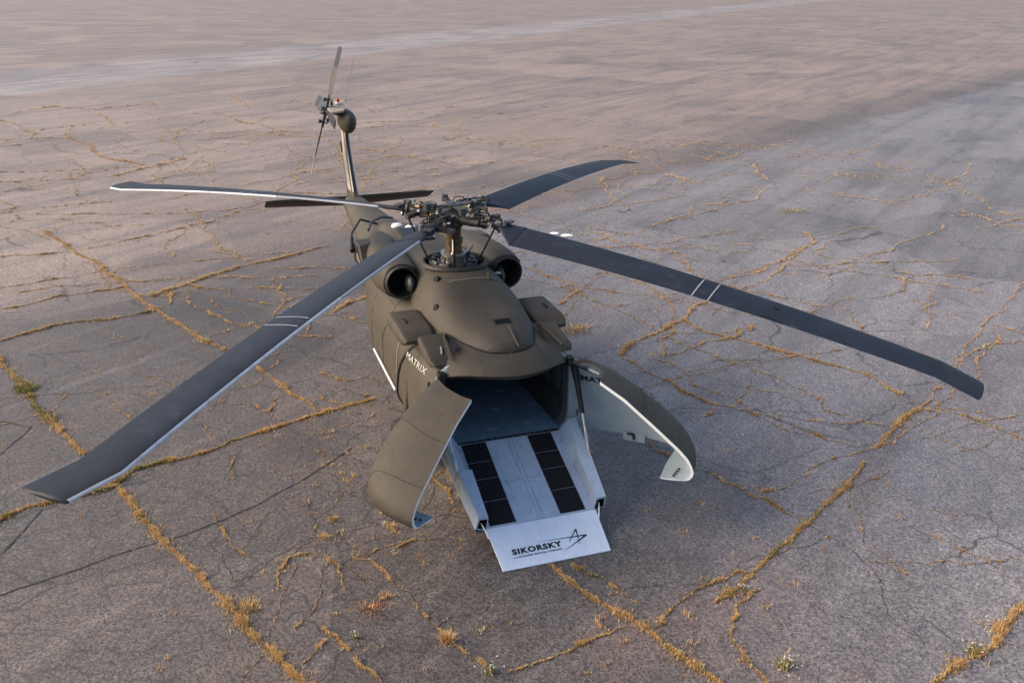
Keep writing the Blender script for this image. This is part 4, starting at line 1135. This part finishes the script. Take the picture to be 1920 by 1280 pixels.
RB = 8.18
def airfoil(n=28):
    out = []
    for i in range(n):
        a = 2 * PI * i / n
        c = (1 - math.cos(a)) / 2                       # 0 leading .. 1 trailing
        t = .10 * (1.48 * math.sqrt(c) - .63 * c - 1.758 * c ** 2 + 1.421 * c ** 3 - .5075 * c ** 4) * 1.0 + .002
        out.append((c, t * (1.15 if math.sin(a) >= 0 else -.75)))
    return out
AF = airfoil()
def blade_ring(r, a, droop, grow=0.0, sel=None, chord=None):
    er = Vector((math.cos(a), math.sin(a), 0)); et = Vector((-math.sin(a), math.cos(a), 0)); en = Vector((0, 0, 1))
    sweep = max(0, r - 7.60) * math.tan(R(20))
    ch = chord or .58
    tw = R(16 - 18 * r / RB)
    k = r / RB
    z = -droop * (.30 * k + .70 * k * k)
    dz = -droop * (.30 + 1.4 * k) / RB
    en2 = (en - er * dz).normalized()
    ct = et * math.cos(tw) + en2 * math.sin(tw); nn = en2 * math.cos(tw) - et * math.sin(tw)
    o = HUB + er * r + Vector((0, 0, z)) - et * sweep
    ring = []
    pts = AF if sel is None else [AF[i % len(AF)] for i in sel]
    for c, t in pts:
        v = o + ct * ((.25 - c) * ch) + nn * (t * ch)
        if grow:
            v += (nn * math.copysign(grow, t)) + ct * (grow if c < .05 else 0)
        ring.append(HT(v))
    return ring
for bi, (a, dr) in enumerate(zip(PSI, DROOP)):
    rs = list(np.linspace(1.28, 7.55, 34)) + [7.6, 7.7, 7.8, 7.9, 8.0, 8.08, 8.13]
    rows = [blade_ring(r, a, dr) for r in rs]
    mb = MB().grid(rows, closed=True)
    n = len(AF); mb.f.append(tuple(range(n))); mb.f.append(tuple(range(len(rows) * n - n, len(rows) * n)))
    bl = mb.build('rotor_blade', M['blade'], heli, 30)
    rows = [blade_ring(r, a, dr, .0025) for r in (7.62, 7.75, 7.9, 8.0, 8.08, 8.14)]
    rows.append([v * .5 + sum(rows[-1], Vector()) / n * .5 + (rows[-1][0] - rows[-2][0]) * .4 for v in rows[-1]])
    mb = MB().grid(rows, closed=True); mb.f.append(tuple(range(len(rows) * n - n, len(rows) * n)))
    mb.build('tip_cap', M['blade_tip'], bl, 30)
    sel = range(-1, 3)
    MB().grid([blade_ring(r, a, dr, .004, sel) for r in list(np.linspace(3.6, 7.6, 24)) + [7.7, 7.85, 8.0, 8.12]]).build('leading_edge_strip', M['nickel'], bl, 60)
    MB().grid([blade_ring(r, a, dr, .003, sel) for r in np.linspace(1.4, 3.59, 10)]).build('leading_edge_guard', M['grey_edge'], bl, 60)
    for r0 in (4.27, 4.51):
        MB().grid([blade_ring(r, a, dr, .003, range(3, 14)) for r in (r0, r0 + .018)]).build('stripe', M['faint_stripe'], bl, 60)
    # root cuff
    m3 = Matrix.Rotation(a, 3, 'Z')
    rows = []
    first = blade_ring(1.30, a, dr, .006)
    c0 = HT(m3 @ Vector((.88, 0, 0)) + HUB)
    for t in np.linspace(0, 1, 7):
        q = t * t * (3 - 2 * t)
        ring = []
        for i, v in enumerate(first):
            an = 2 * PI * i / n
            pr = HT(m3 @ Vector((.88, .085 * math.cos(an), .055 * math.sin(an))) + HUB)
            ring.append(pr.lerp(v, q) if t > 0 else pr)
        e = first[0] - c0
        rows.append(ring)
    mb = MB().grid(rows, closed=True); mb.f.append(tuple(range(n)))
    mb.build('root_cuff', M['blade'], bl, 40)
    if bi == 1:
        for (r0, r1, i0, i1) in ((5.35, 5.48, 6, 8), (5.30, 5.58, 11, 13)):
            MB().grid([blade_ring(r + .03 * math.sin(r * 40), a, dr, .0018, range(i0, i1)) for r in np.linspace(r0, r1, 4)]).build('dark_patch', M['smudge'], bl, 60)

# ------------------------------------------------------------------ cargo bay
def bay_ring(x, w=.99, zb=.80, zt=2.06, n=64, e=6):
    zc = (zb + zt) / 2; h = (zt - zb) / 2
    return [(x, w * sgp(math.cos(a), 2 / e), zc + h * sgp(math.sin(a), 2 / e)) for a in np.linspace(0, 2 * PI, n, endpoint=False)]
mb = MB().grid([bay_ring(x) for x in np.linspace(2.645, -1.6, 12)], closed=True)
mb.f.append(tuple(range(len(mb.v) - 64, len(mb.v))))
bay = mb.build('cargo_bay_lining', M['cargo_wall'], heli, 40)
ring_o = body_ring(2.62); ring_i = bay_ring(2.65)
fr = MB().grid([[Vector(v) + Vector((.0, 0, 0)) for v in ring_o], [Vector(a).lerp(Vector(b_), .15) + Vector((.05, 0, 0)) for a, b_ in zip(ring_o, ring_i)], [Vector(b_) + Vector((.05, 0, 0)) for b_ in ring_i], [Vector(b_) + Vector((-.2, 0, 0)) for b_ in ring_i]], closed=True).build('nose_frame', M['pale_grey'], heli, 30)
floor = MB().box((.60, 0, .835), (4.30, 1.70, .05)).build('cargo_floor', M['cargo_floor'], heli)
for k in range(6):
    y = -.70 + k * .28
    MB().box((.605, y, .866), (4.28, .272, .012)).build('floor_plank', M['cargo_floor'], floor, bevel=.003)
    for j, x in enumerate((2.45, 1.8, 1.15, .5)):
        if (k + j) % 2 == 0:
            MB().box((x, y, .874), (.03, .14, .006)).build('tie_down', M['grey_edge'], floor)
MB().box((2.76, 0, .855), (.03, 1.60, .03)).build('hinge_strip', M['black'], floor)
for k in range(14):
    MB().cyl((2.782, -.74 + k * .114, .868), (2.782, -.69 + k * .114, .868), .014, .014, 8).build('hinge_knuckle', M['gun'], floor)
# padded blankets and fittings on the left wall inside
for i, (x, z, h) in enumerate(((2.2, 1.55, .5), (1.75, 1.5, .55), (1.3, 1.5, .55))):
    mb = MB()
    rows = []
    for u in np.linspace(-1, 1, 9):
        rows.append([(x + u * .21, .975 - .05 * max(0, (1 - abs(u) ** 3)) * max(0, 1 - abs(v) ** 3) - .012 * math.cos(u * 9) * math.cos(v * 9), z + v * h * .5) for v in np.linspace(-1, 1, 11)])
    mb.grid(rows).build('wall_blanket', M['cargo_wall'], bay, 60)
mb = MB()
for k in range(7):
    mb.tube([(2.45 - .1 * k, .93, 1.05 + .03 * (k % 3)), (2.40 - .1 * k, .90, 1.12), (2.36 - .1 * k, .93, 1.20)], .008, 5)
mb.tube([(2.5, .95, 1.3), (2.1, .93, 1.1), (1.6, .95, 1.25), (1.0, .95, 1.2)], .014, 6)
mb.parts('wiring_loop', M['gun'], bay)

# ------------------------------------------------------------------ nose doors
TH = R(50)
HX, HY = 2.65, 1.17
def make_door(s, part_label):
    ang = s * TH
    piv = Vector((HX, s * HY, 0))
    rot = Matrix.Rotation(ang, 3, 'Z')
    def op(v): return rot @ (Vector(v) - piv) + piv
    PH = [0, .03, .07, .12, .18, .25, .32, .39, .46, .53, .59, .65, .70, .74, .78, .82, .88, .94, 1.0]
    TT = np.linspace(0, 1, 36)
    def surf(inset):
        rows = []
        tip = XTIP - inset
        for ph in PH:
            xs0 = lip_solve(ph, inset) + .012
            row = []
            for t in TT:
                x = xs0 + (tip - xs0) * math.sin(t * PI / 2)
                row.append(shell_pt(ph, min(x, tip), inset, s))
            rows.append(row)
        return rows
    out, inn = surf(0), surf(.035)
    # chin lip turned under the nose
    def chin(row, z):
        res = []
        for v in row:
            k = min(1, max(0, (v.x - 4.16) / .40)); k = k * k * (3 - 2 * k)
            res.append(Vector((v.x - .33 * k, v.y * (1 - .16 * k) , z)))
        return res
    def chin_mid(row, z, f):
        c = chin(row, z); return [a.lerp(b_, f) - Vector((0, 0, .03 * math.sin(f * PI / 2))) for a, b_ in zip(row, c)]
    o_rows = out + [chin_mid(out[-1], .84, f) for f in (.35, .7, 1.0)]
    i_rows = inn + [[v + Vector((0, 0, .014)) for v in chin_mid(inn[-1], .84, f)] for f in (.35, .7, 1.0)]
    mb = MB().grid([[op(v) for v in r] for r in o_rows])
    door = mb.build('nose_door', M['olive'], heli, 60)
    door['label'] = part_label
    MB().grid([[op(v) for v in r] for r in i_rows]).build('inner_skin', M['pale_grey'], door, 60)
    # edge bands
    rim_o = list(o_rows[0]) + [r[-1] for r in o_rows[1:]]
    rim_i = list(i_rows[0]) + [r[-1] for r in i_rows[1:]]
    rim_o2 = [v + (v - w) * .10 for v, w in zip(rim_o, rim_i)]
    rim_i2 = [w + (w - v) * .10 for v, w in zip(rim_o, rim_i)]
    MB().grid([[op(v - Vector((0, s * .004, 0))) for v in rim_o2], [op(v - Vector((0, s * .004, 0))) for v in rim_i2]]).build('edge_trim', M['white_paint'], door)
    lip_o = [r[0] for r in o_rows[:19]]; lip_i = [r[0] for r in i_rows[:19]]
    MB().grid([[op(v) for v in lip_o], [op(v) for v in lip_i]]).build('upper_edge', M['olive_dark'], door)
    MB().grid([[op(v) for v in o_rows[-1]], [op(v) for v in i_rows[-1]]]).build('lower_edge', M['pale_grey'], door)
    for fr_ in (.30, .62):
        MB().tube([op(o_rows[i][int(fr_ * 35)] + Vector((.002, s * .001, .002))) for i in range(0, 19)], .0035, 5).build('panel_seam', M['olive_dark'], door)
    # latch bracket and lower tab on the inner face
    x = 3.55; b0 = shell_pt(.98, x, .035, s)
    mb = MB().box(op(b0 + Vector((0, -s * .03, -.03))), (.34, .012, .14), rot @ Matrix.Rotation(-s * .09, 3, 'Z')); mb.build('latch_tab', M['pale_grey'], door)
    mb = MB().box(op(b0 + Vector((-.05, -s * .05, .02))), (.10, .03, .03), rot); mb.box(op(b0 + Vector((0, -s * .05, -.02))), (.03, .03, .09), rot); mb.build('latch', M['gun'], door)
    mb = MB()
    for k in range(4): mb.ball(op(Vector((4.36 + .01 * k, s * (.08 + .07 * k), .845))), (.025, .02, .015), 8)
    mb.parts('chin_fitting', M['navy'], door)
    # hinges
    for z in (1.05, 1.45, 1.80):
        MB().cyl((HX + .015, s * (HY - .02), z - .05), (HX + .015, s * (HY - .02), z + .05), .022, .022, 10).build('hinge', M['gun'], door)
    return door, op
doorR, opR = make_door(-1, 'door half seen from its brown outside')
doorL, opL = make_door(1, 'door half showing its pale inside')
# wording on the inside of the far door
b0 = shell_pt(.56, 3.0, .05, 1)

# door actuators (black cylinder, bright rod)
for s, op in ((-1, opR), (1, opL)):
    p0 = Vector((2.72, s * .98, 1.93)); p1 = op(shell_pt(.50, 3.02, .06, s))
    d = p1 - p0
    act = MB().cyl(p0, p0 + d * .62, .040, .040, 12).build('door_actuator', M['black'], heli)
    MB().cyl(p0 + d * .62, p1, .018, .018, 10).build('rod', M['silver_tube' if s > 0 else 'gun'], act)
    MB().box(p0, (.12, .10, .14)).build('mount', M['black'], act, bevel=.01)

# ------------------------------------------------------------------ ramp
R0 = Vector((2.80, 0, .86)); R1 = Vector((4.21, 0, .30)); RL = (R1 - R0).length
rd = (R1 - R0).normalized(); rn = Vector((-rd.z, 0, rd.x))
if rn.z < 0: rn = -rn
def RP(a, y, h): return R0 + rd * a + Vector((0, y, 0)) + rn * h
rrot = Matrix((rd, Vector((0, 1, 0)), rn)).transposed()
def rbox(a0, a1, y0, y1, h0, h1, name, m, parent, bevel=0):
    return MB().box(RP((a0 + a1) / 2, (y0 + y1) / 2, (h0 + h1) / 2), (a1 - a0, y1 - y0, h1 - h0), rrot).build(name, m, parent, bevel=bevel)
ramp = rbox(0, RL, -.80, .80, -.06, -.008, 'ramp', M['ramp_grey'], heli)
for a0, a1 in ((.004, RL * .52 - .003), (RL * .52 + .003, RL - .004)):
    for y0, y1 in ((-.80, -.035), (-.03, .03), (.035, .80)):
        rbox(a0, a1, y0, y1, -.006, .002, 'deck_panel', M['ramp_grey'], ramp, .002)
for s in (-1, 1):
    gaps = [.015, .375, .69, 1.085, 1.50]
    for g0, g1 in zip(gaps[:-1], gaps[1:]):
        y0, y1 = sorted((s * .315 - .05, s * .685 - .05)) if s < 0 else (.285, .655)
        pd = rbox(g0 + .006, g1 - .006, y0, y1, .003, .011, 'tread_pad', M['tread'], ramp)
    # rivet rows beside the pads
    mb = MB()
    for k in range(24):
        for y in (s * .71, s * .27):
            mb.box(RP(.03 + k * .062, y, .004), (.010, .010, .004), rrot)
    rv = mb.build('rivet_row', M['grey_edge'], ramp); rv['kind'] = 'stuff'
    # side beams: sloped flank behind, hollow box in front
    def prof(a, pts): return [RP(a, s * y, h) for y, h in pts]
    rear = [(.76, .0), (.90, .25), (1.02, .26), (1.06, .08), (.98, -.10), (.80, -.10)]
    mid_ = [(.77, .0), (.86, .20), (1.00, .21), (1.03, .06), (.97, -.10), (.80, -.10)]
    mb = MB().grid([prof(.02, rear), prof(.68, mid_)], closed=True); mb.f += [tuple(range(6)), tuple(range(6, 12))]
    bm_ = mb.build('side_beam', M['ramp_grey'], ramp, 25, bevel=.008)
    b0 = [(.775, .002), (.785, .255), (.98, .265), (1.02, .02), (.80, -.08)]
    b1 = [(.775, .002), (.785, .215), (.92, .225), (.945, .00), (.80, -.05)]
    mb = MB().grid([prof(.685, b0), prof(1.10, [(y * .5 + y2 * .5, h * .5 + h2 * .5) for (y, h), (y2, h2) in zip(b0, b1)]), prof(1.50, b1)], closed=True); mb.f += [tuple(range(5))]
    mb.build('beam_box', M['ramp_grey'], ramp, 25)
    rim_ = prof(1.503, b1); c = sum(rim_, Vector()) / 5
    MB().grid([rim_, [v.lerp(c, .22) for v in rim_]], closed=True).build('box_end_rim', M['ramp_grey'], ramp)
    MB().grid([[v.lerp(c, .22) for v in rim_], [v.lerp(c, .22) - rd * .25 for v in rim_]], closed=True).build('box_inside', M['void'], ramp)
    mb = MB(); mb.add([v.lerp(c, .2) - rd * .2 for v in rim_], [tuple(range(5))]); mb.build('box_back', M['void'], ramp)
    MB().tube([RP(.72, s * .875, .236), RP(1.1, s * .855, .212), RP(1.48, s * .845, .185)], .004, 5).build('beam_seam', M['grey_edge'], ramp)
    # curved outer skin
    rows = []
    for a in np.linspace(0, 1.5, 10):
        k = a / 1.5
        w = 1.08 - .14 * k
        rows.append([RP(a, s * w, .10 - .06 * k), RP(a, s * (w + .005), .0 - .02 * k), RP(a, s * (w - .04), -.11), RP(a, s * (w - .16), -.17 + .06 * k), RP(a, 0, -.20 + .12 * k)])
    MB().grid(rows).build('outer_skin', M['pale_grey'], ramp, 60)
    mb = MB().tube([RP(1.46, s * .86, .06), RP(1.56, s * .83, .03), RP(1.66, s * .80, -.03)], .010, 6); mb.build('plate_cable', M['white_paint'], ramp)
# loading plate
Q0 = Vector((4.205, 0, .302)); Q1 = Vector((4.83, 0, .018)); QL = (Q1 - Q0).length
qd = (Q1 - Q0).normalized(); qn = Vector((-qd.z, 0, qd.x))
def QP(a, y, h=0.0): return Q0 + qd * a + Vector((0, y, 0)) + qn * h
mb = MB().prism([QP(0.012, -.80), QP(QL, -.765), QP(QL, .765), QP(0.012, .80)], qn * -.018)
plate = mb.build('loading_plate', M['plate_white'], heli, 30, bevel=.003)
mb = MB()
for k in range(12): mb.cyl(QP(0.0, -.74 + k * .13, -.006), QP(0.0, -.67 + k * .13, -.006), .011, .011, 8)
mb.parts('hinge_knuckle', M['ramp_grey'], plate)
TX = Matrix(((0, -qd.x, qn.x, 0), (1, 0, 0, 0), (0, -qd.z, qn.z, 0), (0, 0, 0, 1)))
def on_plate(a, y, h=.002): return Matrix.Translation(QP(a, y, h)) @ TX
def fit_text(txt, a, y0, y1, height, m, parent, name, bold, spacing):
    o = text_mesh(txt, 1.0, Matrix.Identity(4), .002, m, parent, name, bold, spacing)
    co = [v.co.copy() for v in o.data.vertices]
    x0 = min(c.x for c in co); x1 = max(c.x for c in co); z0 = min(c.y for c in co); z1 = max(c.y for c in co)
    S = Matrix.Diagonal(((y1 - y0) / (x1 - x0), height / (z1 - z0), .5, 1)) @ Matrix.Translation((-x0, -z0, 0))
    return o, S
o, S = fit_text('SIKORSKY', 0, -.565, .14, .088, M['ink'], plate, 'lettering', .05, 1.16)
o.data.transform(on_plate(.482, -.565) @ S)
o, S = fit_text('A LOCKHEED MARTIN COMPANY', 0, -.565, .125, .026, M['ink'], plate, 'lettering', .02, 1.1)
o.data.transform(on_plate(.535, -.565) @ S)
# star emblem: thin tapering strokes
def stroke(p, q, w0, w1, h=.0022):
    (a0, y0), (a1, y1) = p, q
    d = Vector((a1 - a0, y1 - y0)).normalized(); n = Vector((-d.y, d.x))
    pts = [(a0 + n.x * w0, y0 + n.y * w0), (a1 + n.x * w1, y1 + n.y * w1), (a1 - n.x * w1, y1 - n.y * w1), (a0 - n.x * w0, y0 - n.y * w0)]
    return [QP(a, y, h) for a, y in pts]
mb = MB()
for i, (p, q, w0, w1) in enumerate((((.352, -.16), (.384, .519), .001, .010), ((.567, .125), (.384, .519), .001, .012), ((.263, .406), (.435, .250), .008, .004), ((.263, .406), (.507, .375), .010, .002))):
    mb.prism(stroke(p, q, w0, w1, .0022 + .0004 * i), qn * .001)
mb.build('emblem', M['ink'], plate)

# ramp struts
for s in (-1, 1):
    p0 = Vector((2.74, s * 1.06, 1.80)); p1 = RP(.66, s * .985, .23); d = p1 - p0
    st = MB().cyl(p0, p0 + d * .12, .05, .05, 12); st.cyl(p0 + d * .12, p0 + d * .55, .042, .036, 12)
    act = st.build('ramp_strut', M['black'], heli)
    MB().cyl(p0 + d * .55, p1, .017, .017, 10).build('rod', M['silver_tube'], act)
    MB().cyl(p0 + d * .78, p0 + d * .90, .026, .026, 10).build('rod_sleeve', M['ramp_grey'], act)
    MB().box(p0, (.10, .09, .12)).build('mount', M['black'], act, bevel=.01)

# side lettering, white on the right flank, dark inside the left door
def side_text(txt, x0, x1, z0, hgt, s, m, parent):
    o, S = fit_text(txt, 0, 0, x1 - x0, hgt, m, parent, 'lettering', .0, 1.1)
    me = o.data; me.transform(S)
    for v in me.vertices:
        xx, zz = v.co.x, v.co.y
        x = x0 + xx if s < 0 else x1 - xx
        z = z0 + zz + .09 * xx
        v.co = Vector((x, body_side(x, z, s) + s * (.024 + v.co.z * .5), z))
    me.update(); return o
side_text('MATRIX', 1.28, 2.28, 1.715, .088, -1, M['mark'], fus)
o, S = fit_text('MATRIX', 0, 0, .62, .10, M['ink'], doorL, 'lettering', .03, 1.05)
me = o.data; me.transform(S)
for v in me.vertices:
    xx, zz, dd = v.co
    x = 2.70 + xx
    z = 1.60 + zz
    # find phi on the inner skin for this height
    lo, hi = 0.0, 1.0
    for _ in range(24):
        mdl = (lo + hi) / 2
        if shell_pt(mdl, x, .035, 1).z > z: lo = mdl
        else: hi = mdl
    q = shell_pt(lo, x, .035, 1); v.co = opL(q + Vector((0, -.006 - dd * .3, 0)))
me.update()

# ------------------------------------------------------------------ landing gear
for s in (-1, 1):
    c = Vector((1.30, s * 1.30, .33))
    tyre = MB().lathe(c, (0, 1, 0), [(-.10, .19), (-.115, .24), (-.10, .30), (-.05, .328), (.05, .328), (.10, .30), (.115, .24), (.10, .19)], 36).build('main_wheel', M['rubber'], heli)
    MB().lathe(c, (0, 1, 0), [(-.09, .195), (-.07, .10), (-.085, .05), (-.085, .001)], 24).build('rim', M['grey_edge'], tyre)
    MB().lathe(c, (0, 1, 0), [(.09, .195), (.07, .10), (.085, .05), (.085, .001)], 24).build('rim', M['grey_edge'], tyre)
    mb = MB().cyl(c - Vector((0, s * .05, 0)), (1.75, s * 1.10, .72), .07, .08, 14); mb.cyl((1.30, s * 1.22, .40), (1.35, s * 1.13, 1.35), .055, .06, 14)
    mb.build('gear_leg', M['olive'], heli)
    mb = MB().tube([(1.62, s * 1.19, 1.0), (1.66, s * 1.24, .85), (1.70, s * 1.22, .62)], .02, 8); mb.build('brake_line', M['cream'], heli)
c = Vector((-8.3, 0, .20))
tw = MB().lathe(c, (0, 1, 0), [(-.07, .10), (-.075, .15), (-.04, .20), (.04, .20), (.075, .15), (.07, .10)], 28).build('tail_wheel', M['rubber'], heli)
MB().lathe(c, (0, 1, 0), [(-.06, .105), (-.05, .001)], 18).build('rim', M['grey_edge'], tw)
MB().cyl(c + Vector((0, .11, 0)), (-8.0, .06, 1.40), .05, .06, 12).build('tail_gear_leg', M['olive'], heli)
MB().cyl(c - Vector((0, .11, 0)), (-8.0, -.06, 1.40), .05, .06, 12).build('tail_gear_leg', M['olive'], heli)
